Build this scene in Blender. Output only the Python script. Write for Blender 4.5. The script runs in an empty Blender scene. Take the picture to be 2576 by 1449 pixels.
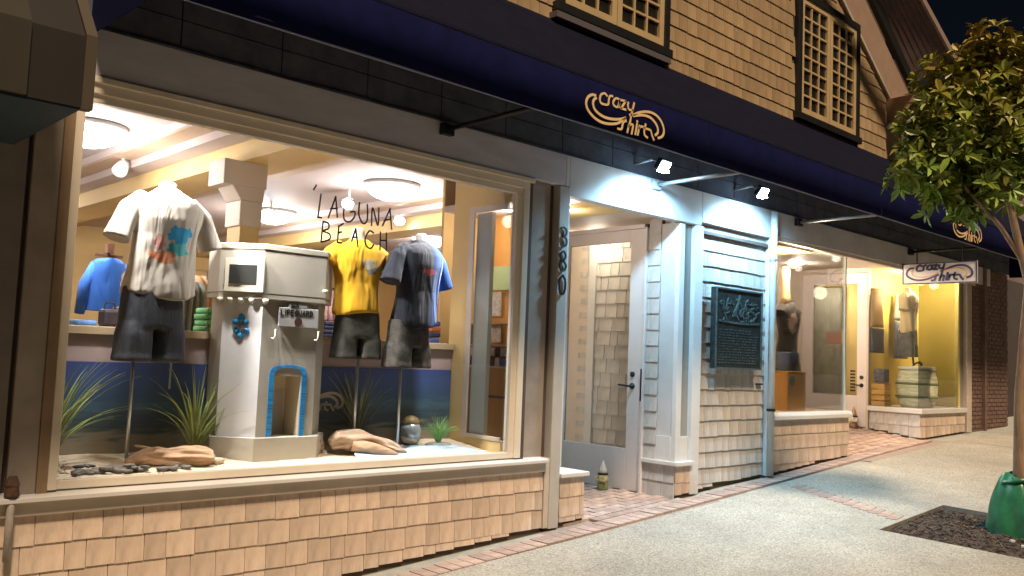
import bpy, bmesh, math, random
from mathutils import Vector, Matrix, noise
random.seed(7)
C = bpy.context.scene.collection
sc = bpy.context.scene
PI = math.pi

# ------------------------------------------------------------------ camera, sky, sun, exposure
cam_d = bpy.data.cameras.new('camera'); cam = bpy.data.objects.new('camera', cam_d); C.objects.link(cam)
R0 = ((0.7248946, -0.6877147, 0.0397024), (0.0817746, 0.0286818, -0.9962381), (0.6839889, 0.7254142, 0.0770290))
M = Matrix(((R0[0][0], -R0[1][0], -R0[2][0], 0), (R0[0][1], -R0[1][1], -R0[2][1], -4.8), (R0[0][2], -R0[1][2], -R0[2][2], 1.57), (0, 0, 0, 1)))
cam.matrix_world = M
cam_d.sensor_width = 36; cam_d.lens = 36 * 2220 / 2576; cam_d.clip_start = 0.05; cam_d.clip_end = 500
sc.camera = cam

SUN_DIR = Vector((0.42, 1.0, -1.75)).normalized()      # the street light falls from behind the camera, steeply
w = bpy.data.worlds.new('World'); sc.world = w; w.use_nodes = True
nt = w.node_tree; bg = nt.nodes['Background']; sky = nt.nodes.new('ShaderNodeTexSky')
sky.sky_type = 'NISHITA'; sky.sun_disc = False
sky.sun_elevation = math.asin(-SUN_DIR.z); sky.sun_rotation = math.atan2(-SUN_DIR.x, -SUN_DIR.y)
nt.links.new(sky.outputs[0], bg.inputs[0]); bg.inputs[1].default_value = 0.0011
sd = bpy.data.lights.new('sun', 'SUN'); sd.energy = 2.85; sd.angle = math.radians(9.0); sd.color = (1.0, 0.76, 0.52)
so = bpy.data.objects.new('sun', sd); C.objects.link(so); so.rotation_euler = SUN_DIR.to_track_quat('-Z', 'Y').to_euler()
vs = sc.view_settings; vs.view_transform = 'Standard'; vs.look = 'None'; vs.exposure = 0.62; vs.gamma = 1.0; vs.use_curve_mapping = False
sc.cycles.use_denoising = True
sc.cycles.max_bounces = 8; sc.cycles.transparent_max_bounces = 16; sc.cycles.sample_clamp_indirect = 4.0
sc.cycles.caustics_reflective = False; sc.cycles.caustics_refractive = False

# ------------------------------------------------------------------ materials
MATS = {}
def mat(name, col, rough=0.7, n=0.0, ns=8.0, bump=0.0, bs=None, metal=0.0, rnd=0.0, col2=None, emit=None, es=0.0, spec=0.5, stretch=None, sheen=0.0):
    """principled with noise mottling, optional second colour, fine relief and per-object variation"""
    if name in MATS: return MATS[name]
    m = bpy.data.materials.new(name); m.use_nodes = True; MATS[name] = m
    t = m.node_tree; L = t.links; b = t.nodes['Principled BSDF']
    b.inputs['Roughness'].default_value = rough; b.inputs['Metallic'].default_value = metal
    b.inputs['Specular IOR Level'].default_value = spec
    if sheen: b.inputs['Sheen Weight'].default_value = sheen
    c = (*col, 1)
    if emit: b.inputs['Emission Color'].default_value = (*emit, 1); b.inputs['Emission Strength'].default_value = es
    tc = t.nodes.new('ShaderNodeTexCoord'); mp = t.nodes.new('ShaderNodeMapping'); L.new(tc.outputs['Object'], mp.inputs[0])
    if stretch: mp.inputs['Scale'].default_value = stretch
    out = None
    if n > 0 or col2:
        no = t.nodes.new('ShaderNodeTexNoise'); no.inputs['Scale'].default_value = ns; no.inputs['Detail'].default_value = 6; no.inputs['Roughness'].default_value = 0.65
        L.new(mp.outputs[0], no.inputs['Vector'])
        r = t.nodes.new('ShaderNodeValToRGB'); L.new(no.outputs[0], r.inputs[0])
        lo = col2 if col2 else tuple(x * (1 - n) for x in col)
        hi = col if col2 else tuple(min(1, x * (1 + n)) for x in col)
        r.color_ramp.elements[0].position = 0.32; r.color_ramp.elements[1].position = 0.68
        r.color_ramp.elements[0].color = (*lo, 1); r.color_ramp.elements[1].color = (*hi, 1)
        out = r.outputs[0]
    if rnd > 0:
        oi = t.nodes.new('ShaderNodeObjectInfo'); hs = t.nodes.new('ShaderNodeHueSaturation')
        mr = t.nodes.new('ShaderNodeMapRange'); mr.inputs[3].default_value = 1 - rnd; mr.inputs[4].default_value = 1 + rnd
        L.new(oi.outputs['Random'], mr.inputs[0]); L.new(mr.outputs[0], hs.inputs['Value'])
        if out: L.new(out, hs.inputs['Color'])
        else: hs.inputs['Color'].default_value = c
        out = hs.outputs[0]
    if out: L.new(out, b.inputs['Base Color'])
    else: b.inputs['Base Color'].default_value = c
    if bump > 0:
        nb = t.nodes.new('ShaderNodeTexNoise'); nb.inputs['Scale'].default_value = bs or ns * 4; nb.inputs['Detail'].default_value = 5
        bp = t.nodes.new('ShaderNodeBump'); bp.inputs['Strength'].default_value = bump; bp.inputs['Distance'].default_value = 0.01
        L.new(mp.outputs[0], nb.inputs['Vector']); L.new(nb.outputs[0], bp.inputs['Height']); L.new(bp.outputs[0], b.inputs['Normal'])
    return m

def glass_mat(name, tint=(1, 1, 1), refl=1.0, rough=0.0, ior=1.45):
    m = bpy.data.materials.new(name); m.use_nodes = True; t = m.node_tree; t.nodes.clear(); L = t.links
    o = t.nodes.new('ShaderNodeOutputMaterial'); mx = t.nodes.new('ShaderNodeMixShader'); tr = t.nodes.new('ShaderNodeBsdfTransparent'); gl = t.nodes.new('ShaderNodeBsdfGlossy')
    fr = t.nodes.new('ShaderNodeFresnel'); fr.inputs[0].default_value = ior
    ml = t.nodes.new('ShaderNodeMath'); ml.operation = 'MULTIPLY'; ml.inputs[1].default_value = refl
    tr.inputs[0].default_value = (*tint, 1); gl.inputs['Roughness'].default_value = rough
    L.new(fr.outputs[0], ml.inputs[0]); L.new(ml.outputs[0], mx.inputs[0]); L.new(tr.outputs[0], mx.inputs[1]); L.new(gl.outputs[0], mx.inputs[2]); L.new(mx.outputs[0], o.inputs[0])
    return m

TRIM = mat('cream_trim_paint', (0.56, 0.48, 0.40), 0.45, n=0.10, ns=3, bump=0.08, bs=40)
TRIMW = mat('white_trim_paint', (0.66, 0.65, 0.64), 0.4, n=0.07, ns=2.5, bump=0.06, bs=30)
DOORP = mat('pink_white_door_paint', (0.68, 0.61, 0.58), 0.38, n=0.05, ns=2, bump=0.05, bs=30)
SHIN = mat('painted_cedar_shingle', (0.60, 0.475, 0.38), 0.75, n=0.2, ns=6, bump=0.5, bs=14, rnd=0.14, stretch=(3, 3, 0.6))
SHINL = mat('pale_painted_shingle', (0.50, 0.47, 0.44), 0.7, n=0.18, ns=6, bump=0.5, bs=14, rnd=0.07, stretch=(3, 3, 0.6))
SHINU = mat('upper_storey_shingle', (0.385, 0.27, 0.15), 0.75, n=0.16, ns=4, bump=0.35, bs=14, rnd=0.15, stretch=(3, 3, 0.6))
BACKING = mat('shingle_backing_dark', (0.10, 0.07, 0.05), 0.9)
HEAD = mat('grey_fascia_paint', (0.56, 0.56, 0.64), 0.55, n=0.12, ns=2.2, bump=0.1, bs=25, stretch=(1, 1, 4))
PILL = mat('brown_grey_pillar_paint', (0.33, 0.285, 0.25), 0.6, n=0.2, ns=3, bump=0.12, bs=30)
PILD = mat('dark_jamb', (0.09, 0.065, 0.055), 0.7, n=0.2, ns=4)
WARMB = mat('warm_lit_tan_board', (0.27, 0.185, 0.115), 0.7, n=0.25, ns=3, bump=0.15, bs=25)  # warm light on the left pillar put into the board colour
AWN = mat('navy_awning_canvas', (0.0040, 0.0055, 0.038), 0.95, spec=.08, n=0.25, ns=6, bump=0.15, bs=120)
AWNT = mat('greyer_top_of_awning_canvas', (0.0065, 0.0072, 0.020), 0.95, spec=.08, n=0.2, ns=5, bump=0.15, bs=120)  # top canvas coloured greyer than the valance
AWNU = mat('dark_board_under_awning', (0.085, 0.095, 0.125), 0.85, spec=.2, n=0.3, ns=5, bump=0.3, bs=20)
METB = mat('black_painted_metal', (0.02, 0.02, 0.022), 0.4, metal=0.4)
METG = mat('grey_painted_metal', (0.35, 0.36, 0.37), 0.4, metal=0.5)
CHRO = mat('brushed_steel', (0.5, 0.5, 0.5), 0.3, metal=1.0)
YEL = mat('mustard_yellow_wall', (0.66, 0.49, 0.22), 0.65, n=0.06, ns=2)
YELB = mat('bright_yellow_wall', (0.64, 0.50, 0.13), 0.6, n=0.06, ns=2)
CEIL = mat('pale_ceiling_paint', (0.50, 0.44, 0.44), 0.7, n=0.03, ns=2)
TANC = mat('tan_moulding_paint', (0.50, 0.37, 0.27), 0.6, n=0.05, ns=2)
WARMC = mat('warm_white_ceiling_paint', (0.70, 0.60, 0.50), 0.6, n=0.04, ns=2)
BLK = mat('black_window_trim', (0.012, 0.012, 0.012), 0.5, n=0.3, ns=6)
SASH = mat('cream_window_sash', (0.54, 0.40, 0.22), 0.5, n=0.08, ns=5)
DGL = mat('dark_window_glass', (0.02, 0.018, 0.014), 0.12, n=0.6, ns=3)
MORT = mat('sand_mortar', (0.31, 0.25, 0.21), 0.9, n=0.2, ns=20, bump=0.3, bs=60)
BRK = mat('red_paver_brick', (0.40, 0.295, 0.25), 0.8, n=0.25, ns=9, bump=0.35, bs=50, rnd=0.16)
BRKB = mat('brown_wall_brick', (0.17, 0.105, 0.085), 0.85, n=0.25, ns=6, bump=0.3, bs=40)
ASPH = mat('asphalt', (0.05, 0.05, 0.05), 0.9, n=0.3, ns=30, bump=0.4, bs=90)
DIRT = mat('dark_mulch', (0.060, 0.045, 0.035), 0.95, n=0.6, ns=28, bump=1.0, bs=60)
BRONZ = mat('dark_bronze_plaque', (0.035, 0.045, 0.045), 0.4, n=0.4, ns=20, bump=0.2, bs=60, metal=0.4)
BRONZL = mat('verdigris_relief', (0.085, 0.12, 0.12), 0.45, n=0.4, ns=30, metal=0.3)
GOLD = mat('tan_logo_print', (0.80, 0.58, 0.30), 0.6, n=0.08, ns=10, emit=None)
SAND = mat('pale_beach_sand', (0.66, 0.55, 0.40), 0.95, n=0.14, ns=14, bump=0.5, bs=70)
SKIN = mat('mannequin_tan', (0.66, 0.44, 0.26), 0.5)
GLASS = glass_mat('clear_window_glass', (0.985, 0.99, 0.99), 0.75)
GLASSD = glass_mat('door_glass', (0.93, 0.94, 0.90), 0.7)
AGG = None
def agg():
    """exposed aggregate concrete: pale cement with small darker and lighter stones"""
    m = bpy.data.materials.new('exposed_aggregate_concrete'); m.use_nodes = True; t = m.node_tree; L = t.links; b = t.nodes['Principled BSDF']
    tc = t.nodes.new('ShaderNodeTexCoord'); v = t.nodes.new('ShaderNodeTexVoronoi'); v.inputs['Scale'].default_value = 105; L.new(tc.outputs['Object'], v.inputs[0])
    r = t.nodes.new('ShaderNodeValToRGB'); e = r.color_ramp.elements; e[0].color = (0.26, 0.235, 0.195, 1); e[1].color = (0.56, 0.53, 0.46, 1)
    x = e.new(0.35); x.color = (0.385, 0.36, 0.305, 1); x = e.new(0.7); x.color = (0.435, 0.41, 0.35, 1)
    s = t.nodes.new('ShaderNodeSeparateColor'); L.new(v.outputs['Color'], s.inputs[0]); L.new(s.outputs[0], r.inputs[0])
    n = t.nodes.new('ShaderNodeTexNoise'); n.inputs['Scale'].default_value = 1.3; n.inputs['Detail'].default_value = 8; n.inputs['Roughness'].default_value = 0.7; L.new(tc.outputs['Object'], n.inputs['Vector'])
    mr = t.nodes.new('ShaderNodeMapRange'); mr.inputs[1].default_value = 0.3; mr.inputs[2].default_value = 0.7; mr.inputs[3].default_value = 0.74; mr.inputs[4].default_value = 1.12; L.new(n.outputs[0], mr.inputs[0])
    mx = t.nodes.new('ShaderNodeMix'); mx.data_type = 'RGBA'; mx.blend_type = 'MULTIPLY'; mx.inputs[0].default_value = 1
    L.new(r.outputs[0], mx.inputs[6]); L.new(mr.outputs[0], mx.inputs[7])
    v2 = t.nodes.new('ShaderNodeTexVoronoi'); v2.inputs['Scale'].default_value = 3.2; L.new(tc.outputs['Object'], v2.inputs[0])   # old gum spots
    r2 = t.nodes.new('ShaderNodeValToRGB'); L.new(v2.outputs['Distance'], r2.inputs[0]); r2.color_ramp.elements[0].position = .035; r2.color_ramp.elements[0].color = (.55,.55,.55,1); r2.color_ramp.elements[1].position = .06; r2.color_ramp.elements[1].color = (1,1,1,1)
    n3 = t.nodes.new('ShaderNodeTexNoise'); n3.inputs['Scale'].default_value = .45; n3.inputs['Detail'].default_value = 3; L.new(tc.outputs['Object'], n3.inputs['Vector'])
    m3 = t.nodes.new('ShaderNodeMapRange'); m3.inputs[1].default_value = .35; m3.inputs[2].default_value = .65; m3.inputs[3].default_value = .86; m3.inputs[4].default_value = 1.08; L.new(n3.outputs[0], m3.inputs[0])
    mb = t.nodes.new('ShaderNodeMix'); mb.data_type = 'RGBA'; mb.blend_type = 'MULTIPLY'; mb.inputs[0].default_value = 1; L.new(mx.outputs[2], mb.inputs[6]); L.new(r2.outputs[0], mb.inputs[7])
    mc = t.nodes.new('ShaderNodeMix'); mc.data_type = 'RGBA'; mc.blend_type = 'MULTIPLY'; mc.inputs[0].default_value = 1; L.new(mb.outputs[2], mc.inputs[6]); L.new(m3.outputs[0], mc.inputs[7]); L.new(mc.outputs[2], b.inputs['Base Color'])
    bp = t.nodes.new('ShaderNodeBump'); bp.inputs['Strength'].default_value = 0.5; bp.inputs['Distance'].default_value = 0.004; L.new(v.outputs['Distance'], bp.inputs['Height']); L.new(bp.outputs[0], b.inputs['Normal'])
    b.inputs['Roughness'].default_value = 0.8
    return m
AGG = agg()

# ------------------------------------------------------------------ mesh helpers
ORG = {}
class MB:
    def __init__(s): s.v = []; s.f = []
    def add(s, vs, fs):
        o = len(s.v); s.v += [Vector(p) for p in vs]; s.f += [tuple(i + o for i in f) for f in fs]; return s
    def box(s, x0, x1, y0, y1, z0, z1):
        return s.add([(x0,y0,z0),(x1,y0,z0),(x1,y1,z0),(x0,y1,z0),(x0,y0,z1),(x1,y0,z1),(x1,y1,z1),(x0,y1,z1)],
                     [(0,3,2,1),(4,5,6,7),(0,1,5,4),(1,2,6,5),(2,3,7,6),(3,0,4,7)])
    def obox(s, c, d, rot=Matrix.Identity(3)):
        b = MB().box(-d[0]/2, d[0]/2, -d[1]/2, d[1]/2, -d[2]/2, d[2]/2)
        return s.add([Vector(c) + rot @ p for p in b.v], b.f)
    def quad(s, *p): return s.add(p, [tuple(range(len(p)))])
    def prism(s, pts, d):
        """closed outline extruded by the vector d"""
        n = len(pts); d = Vector(d); a = [Vector(p) for p in pts]
        return s.add(a + [p + d for p in a], [tuple(reversed(range(n))), tuple(range(n, 2*n))] + [(i, (i+1) % n, n + (i+1) % n, n + i) for i in range(n)])
    def tube(s, pts, r, n=10, cap=True, flat=1.0, up=None):
        pts = [Vector(p) for p in pts]; rs = r if isinstance(r, (list, tuple)) else [r]*len(pts)
        vs, fs = [], []
        u = None
        for i, p in enumerate(pts):
            d = (pts[min(i+1, len(pts)-1)] - pts[max(i-1, 0)]).normalized()
            if u is None: u = Vector(up) if up else (Vector((0,0,1)) if abs(d.z) < .9 else Vector((1,0,0)))
            side = d.cross(u).normalized(); uu = side.cross(d).normalized(); u = uu
            for k in range(n):
                a = 2*PI*k/n; vs.append(p + side*math.cos(a)*rs[i] + uu*math.sin(a)*rs[i]*flat)
        for i in range(len(pts)-1):
            for k in range(n): fs.append((i*n+k, i*n+(k+1)%n, (i+1)*n+(k+1)%n, (i+1)*n+k))
        if cap: fs.append(tuple(reversed(range(n)))); fs.append(tuple((len(pts)-1)*n+k for k in range(n)))
        return s.add(vs, fs)
    def lathe(s, prof, c, n=20, sx=1.0, sy=1.0):
        return s.loft([(z + c[2], c[0], c[1], r*sx, r*sy) for r, z in prof], n)
    def loft(s, rings, n=24, fn=None, cap=True):
        """rings: (z, cx, cy, rx, ry) stacked; fn(angle, t) scales the radius"""
        vs, fs = [], []
        for i, (z, cx, cy, rx, ry) in enumerate(rings):
            for k in range(n):
                a = 2*PI*k/n; q = fn(a, i/(len(rings)-1)) if fn else 1
                vs.append((cx + math.cos(a)*rx*q, cy + math.sin(a)*ry*q, z))
        for i in range(len(rings)-1):
            for k in range(n): fs.append((i*n+k, i*n+(k+1)%n, (i+1)*n+(k+1)%n, (i+1)*n+k))
        if cap: fs.append(tuple(reversed(range(n)))); fs.append(tuple((len(rings)-1)*n+k for k in range(n)))
        return s.add(vs, fs)
    def ribbon(s, pts, w, t, O, U, V):
        """a flat stroke of width w and thickness t laid along 2-D points on the plane O + u U + v V"""
        O, U, V = Vector(O), Vector(U), Vector(V); N = U.cross(V).normalized()
        P = [Vector(p) for p in pts]
        if len(P) > 2: P = smooth2(P)
        vs = []; n = len(P)
        for i, p in enumerate(P):
            d = (P[min(i+1, n-1)] - P[max(i-1, 0)])
            d = d.normalized() if d.length > 1e-6 else Vector((1, 0)); q = Vector((-d.y, d.x)) * w/2
            if i == 0: p = p - d*w*.3
            if i == n-1: p = p + d*w*.3
            for e in (q, -q):
                x = O + U*(p.x+e.x) + V*(p.y+e.y); vs += [x, x + N*t]
        fs = []
        for i in range(n-1):
            a = 4*i; b = a+4
            fs += [(a+1,a+3,b+3,b+1),(a,b,b+2,a+2),(a,a+1,b+1,b),(a+2,b+2,b+3,a+3)]
        fs += [(0,2,3,1),(4*n-4,4*n-3,4*n-1,4*n-2)]
        return s.add(vs, fs)
    def mesh(s, name, o=Vector((0,0,0)), merge=False):
        me = bpy.data.meshes.new(name); me.from_pydata([tuple(p - o) for p in s.v], [], s.f)
        b = bmesh.new(); b.from_mesh(me); (bmesh.ops.remove_doubles(b, verts=b.verts, dist=1e-4) if merge else None); bmesh.ops.recalc_face_normals(b, faces=b.faces); b.to_mesh(me); b.free(); return me
    def build(s, name, m, parent=None, smooth=False, bev=0, label=None, cat=None, group=None, kind=None, o=None):
        org = ORG[parent.name] if parent else (Vector(o) if o else Vector((0,0,0)))
        me = s.mesh(name, org, name in ('valance', 'canvas_top')); me.materials.append(m)
        if smooth: me.polygons.foreach_set('use_smooth', [True]*len(me.polygons))
        ob = bpy.data.objects.new(name, me); C.objects.link(ob); ORG[ob.name] = org
        if parent: ob.parent = parent
        else: ob.location = org
        if bev:
            bm = ob.modifiers.new('edge', 'BEVEL'); bm.width = bev; bm.segments = 2; bm.limit_method = 'ANGLE'
        tag(ob, label, cat, group, kind); return ob
def smooth2(P):
    out = []
    for i in range(len(P)-1):
        a, b, c, d = P[max(i-1,0)], P[i], P[i+1], P[min(i+2,len(P)-1)]
        for k in range(6):
            t = k/6; out.append(0.5*((2*b)+(c-a)*t+(2*a-5*b+4*c-d)*t*t+(3*b-a-3*c+d)*t**3))
    out.append(P[-1]); return out
def tag(o, label=None, cat=None, group=None, kind=None):
    if label: o['label'] = label
    if cat: o['category'] = cat
    if group: o['group'] = group
    if kind: o['kind'] = kind
    return o
def thing(name, label, cat, loc, group=None):
    o = bpy.data.objects.new(name, None); C.objects.link(o); o.location = loc; o.empty_display_size = .1; ORG[o.name] = Vector(loc)
    return tag(o, label, cat, group)
def inst(name, me, parent, loc, rot=None, scale=None, kind=None):
    """one more object on shared mesh data, placed at a world position under parent"""
    o = bpy.data.objects.new(name, me); C.objects.link(o); o.parent = parent; o.location = Vector(loc) - ORG[parent.name]
    if rot: o.rotation_euler = rot
    if scale: o.scale = scale
    if kind: o['kind'] = kind
    return o
def light(name, kind, loc, power, col=(1,1,1), size=.05, target=None, spot=None, blend=.5):
    d = bpy.data.lights.new(name, kind); d.energy = power; d.color = col
    if kind == 'AREA': d.size = size
    else: d.shadow_soft_size = size
    if kind == 'SPOT': d.spot_size = math.radians(spot or 60); d.spot_blend = blend
    o = bpy.data.objects.new(name, d); C.objects.link(o); o.location = loc
    if target: o.rotation_euler = (Vector(target) - Vector(loc)).to_track_quat('-Z', 'Y').to_euler()
    return o

def gx(x):
    if x < 12: return 0.257 + 0.062*(x-5)
    return 0.691 + 0.03*(x-12)
def G(x, y): return gx(x) + (0.03*y if y < 0 else 0.0)
def slab(xs, ys, hf=G, off=0.0, skip=None, inset=0.0):
    m = MB()
    for i in range(len(xs)-1):
        for j in range(len(ys)-1):
            if skip and skip(i, j): continue
            a, b, c, d = xs[i]+inset, xs[i+1]-inset, ys[j]+inset, ys[j+1]-inset
            m.quad((a,c,hf(a,c)+off),(b,c,hf(b,c)+off),(b,d,hf(b,d)+off),(a,d,hf(a,d)+off))
    return m

# ------------------------------------------------------------------ ground
WX0, WX1, WY0, WY1 = 6.98, 8.27, -2.95, -1.70          # tree well
xs = [-6, -3, 0, 2, 4.6, WX0, WX1, 9.6, 12, 13.2, 15.9, 18.6, 22, 40]; ys = [-4.3, WY0, WY1, -0.34]
slab(xs, ys, skip=lambda i, j: xs[i] == WX0 and ys[j] == WY0).build('sidewalk', AGG, kind='structure')
slab([-6, 0, 5, 9, 12, 15, 20, 40], [-0.345, 0.6], off=-0.012).build('concrete_strip', mat('plain_cement', (0.36,0.36,0.32), .85, n=.2, ns=6, bump=.3, bs=50), kind='structure')
j = MB()
for x in (9.75, 12.35, 14.9, 17.5): j.box(x-.006, x+.006, -4.3, -.34, G(x,-2)-.06, G(x,-2)-.05)
for x in (12.35, 14.9):
    for y0, y1 in ((-4.3, -2.2), (-2.2, -.34)):
        j.quad((x-.008,y0,G(x,y0)+.003),(x+.008,y0,G(x,y0)+.003),(x+.008,y1,G(x,y1)+.003),(x-.008,y1,G(x,y1)+.003))
j.build('sidewalk_joint', mat('dark_joint', (.06,.055,.05), .9), kind='structure')  # dark strips along the sidewalk joints
slab([-60, -6, 0, 12, 40, 120], [-60, -12, -4.42], hf=lambda x, y: gx(min(max(x,-20),20)) - .27).build('street', ASPH, kind='structure')
k = MB()
for a in range(-6, 24, 2):
    k.add([(a,-4.45,G(a,-4.3)-.3),(a+1.99,-4.45,G(a+2,-4.3)-.3),(a+1.99,-4.3,G(a+2,-4.3)-.3),(a,-4.3,G(a,-4.3)-.3),(a,-4.45,G(a,-4.3)),(a+1.99,-4.45,G(a+2,-4.3)),(a+1.99,-4.3,G(a+2,-4.3)+.002),(a,-4.3,G(a,-4.3)+.002)],
          [(0,3,2,1),(4,5,6,7),(0,1,5,4),(1,2,6,5),(2,3,7,6),(3,0,4,7)])
k.build('kerb', mat('kerb_concrete', (.35,.34,.31), .85, n=.15, ns=10), kind='structure')
# recess floors
def rec1(x, y): return gx(x)*.35 + .345*.65 if x > 5 else gx(x)
def rec2(x, y): return gx(x) + .12*max(y, 0) - .004
slab([4.9, 5.8, 6.9], [-.36, 1.5], hf=lambda x, y: G(x, min(y,0)), off=-.009).build('paving_bed', MORT, kind='structure')
slab([9.9, 11, 12.2], [-.36, 0, 1.0, 1.9], hf=rec2, off=-.009).build('paving_bed', MORT, kind='structure')
paving = thing('brick_paving', 'pinkish red brick pavers banding the sidewalk and filling both entrances', 'brick paving', (5.8, .5, .3)); paving['kind'] = 'structure'
bm_ = []
for kx in range(4):
    q = MB(); e = .004 * kx
    q.add([(-.0475,-.0975,-.03),(.0475,-.0975,-.03),(.0475,.0975,-.03),(-.0475,.0975,-.03),(-.0455,-.0955,.0+e*.3),(.0455,-.0955,e*.2),(.0455,.0955,.0+e*.3),(-.0455,.0955,e*.1)], [(0,3,2,1),(4,5,6,7),(0,1,5,4),(1,2,6,5),(2,3,7,6),(3,0,4,7)])
    me = q.mesh('brick'); me.materials.append(BRK); bm_.append(me)
nb = 0; rest = MB()
def brick(x, y, rz, hf=G, pitch=0.0):
    global nb
    z = hf(x, y) + random.uniform(0, .004); sl = -math.atan(.062 if x < 12 else .03)
    if nb < 300:
        inst('brick', random.choice(bm_), paving, (x, y, z), Matrix.Rotation(rz + random.uniform(-.01,.01), 3, 'Z').to_euler() if False else (Matrix.Rotation(sl, 3, 'Y') @ Matrix.Rotation(pitch, 3, 'X') @ Matrix.Rotation(rz + random.uniform(-.012,.012), 3, 'Z')).to_euler()); nb += 1
    else:
        rest.obox((x, y, z-.015), (.095, .195, .03), Matrix.Rotation(sl, 3, 'Y') @ Matrix.Rotation(pitch, 3, 'X') @ Matrix.Rotation(rz, 3, 'Z'))
def bandy(x): return -.30 + .026*(x-3.3)
x = 3.0
while x < 12.0:
    brick(x, bandy(x) + .035, 0, lambda a, b: G(a, b) + .002); x += .1015
for i in range(8):                                       # entrance of the first recess, running bond
    for jn in range(14):
        xx = 5.17 + i*.2 + (.1 if jn % 2 else 0); yy = -.06 + jn*.1
        if xx < 6.6 and (yy > .02 or xx > 5.5): brick(xx, yy, PI/2, lambda a, b: G(a, min(b, 0)) + .002)
for i in range(13):                                      # the slanting band that crosses to the tree well
    t = i/12; brick(7.98 - .5*t, -.47 - 1.14*t, PI/2 + .12, lambda a, b: G(a, b) + .002)
for jn in range(19):
    for i in range(11):
        xx = 10.1 + i*.2 + (.1 if jn % 2 else 0); yy = -.12 + jn*.1
        if xx < 12.0: brick(xx, yy, PI/2, lambda a, b: rec2(a, b) + .003, math.atan(.12) if yy > 0 else 0)
o = rest.build('paver_remainder', BRK, paving); o['kind'] = 'stuff'

# tree well soil
def soil(x, y): return G(x, y) - .035 + .022*noise.noise((x*9, y*9, 0)) + .012*noise.noise((x*31, y*31, 3)) + .03*math.exp(-((x-7.66)**2+(y+2.4)**2)*4)
NS = 56; vs = []; fs = []
for i in range(NS+1):
    for jn in range(NS+1):
        x = WX0 + (WX1-WX0)*i/NS; y = WY0 + (WY1-WY0)*jn/NS; vs.append((x, y, soil(x, y)))
for i in range(NS):
    for jn in range(NS): a = i*(NS+1)+jn; fs.append((a, a+NS+1, a+NS+2, a+1))
MB().add(vs, fs).build('mulch_bed', DIRT, kind='stuff', label='dark mulch soil in the square tree well', smooth=False)
chip = MB(); random.seed(5)
for i in range(1500):
    x = random.uniform(WX0+.02, WX1-.02); y = random.uniform(WY0+.02, WY1-.02); l = random.uniform(.012, .04)
    chip.obox((x, y, soil(x, y)+.004), (l, l*random.uniform(.25,.6), .006), Matrix.Rotation(random.uniform(0,PI), 3, 'Z') @ Matrix.Rotation(random.uniform(-.5,.5), 3, 'Y'))
chip.build('mulch_chips', mat('bark_chip', (.085,.060,.045), .9, n=.7, ns=25), kind='stuff', label='loose bark chips on the mulch round the tree')
e = MB()
for (a, b, c, d) in ((WX0-.0, WX1, WY0-.02, WY0), (WX0, WX1, WY1, WY1+.02), (WX0-.02, WX0, WY0-.02, WY1+.02), (WX1, WX1+.02, WY0-.02, WY1+.02)):
    z = max(G(a,c), G(b,c)) ; e.add([(a,c,G(a,c)-.12),(b,c,G(b,c)-.12),(b,d,G(b,d)-.12),(a,d,G(a,d)-.12),(a,c,G(a,c)-.003),(b,c,G(b,c)-.003),(b,d,G(b,d)-.003),(a,d,G(a,d)-.003)], [(0,3,2,1),(4,5,6,7),(0,1,5,4),(1,2,6,5),(2,3,7,6),(3,0,4,7)])
e.build('well_edge', mat('well_edge_concrete', (.2,.19,.17), .9, n=.2, ns=12), kind='structure')
for x, y, s in ((7.42,-2.52,.022),(7.36,-2.62,.03),(7.33,-2.72,.02)):
    MB().obox((x, y, soil(x,y)+.012), (s, s*1.4, .016), Matrix.Rotation(x*9, 3, 'Z')).build('paper_scrap', mat('white_paper', (.7,.7,.68), .8), label={7.42:'upper of three white litter scraps lying on the mulch', 7.36:'middle and largest of three white litter scraps on the mulch', 7.33:'lowest of three white litter scraps on the mulch'}[x], cat='litter', group='litter scraps on the mulch', o=(x,y,soil(x,y)))

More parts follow.
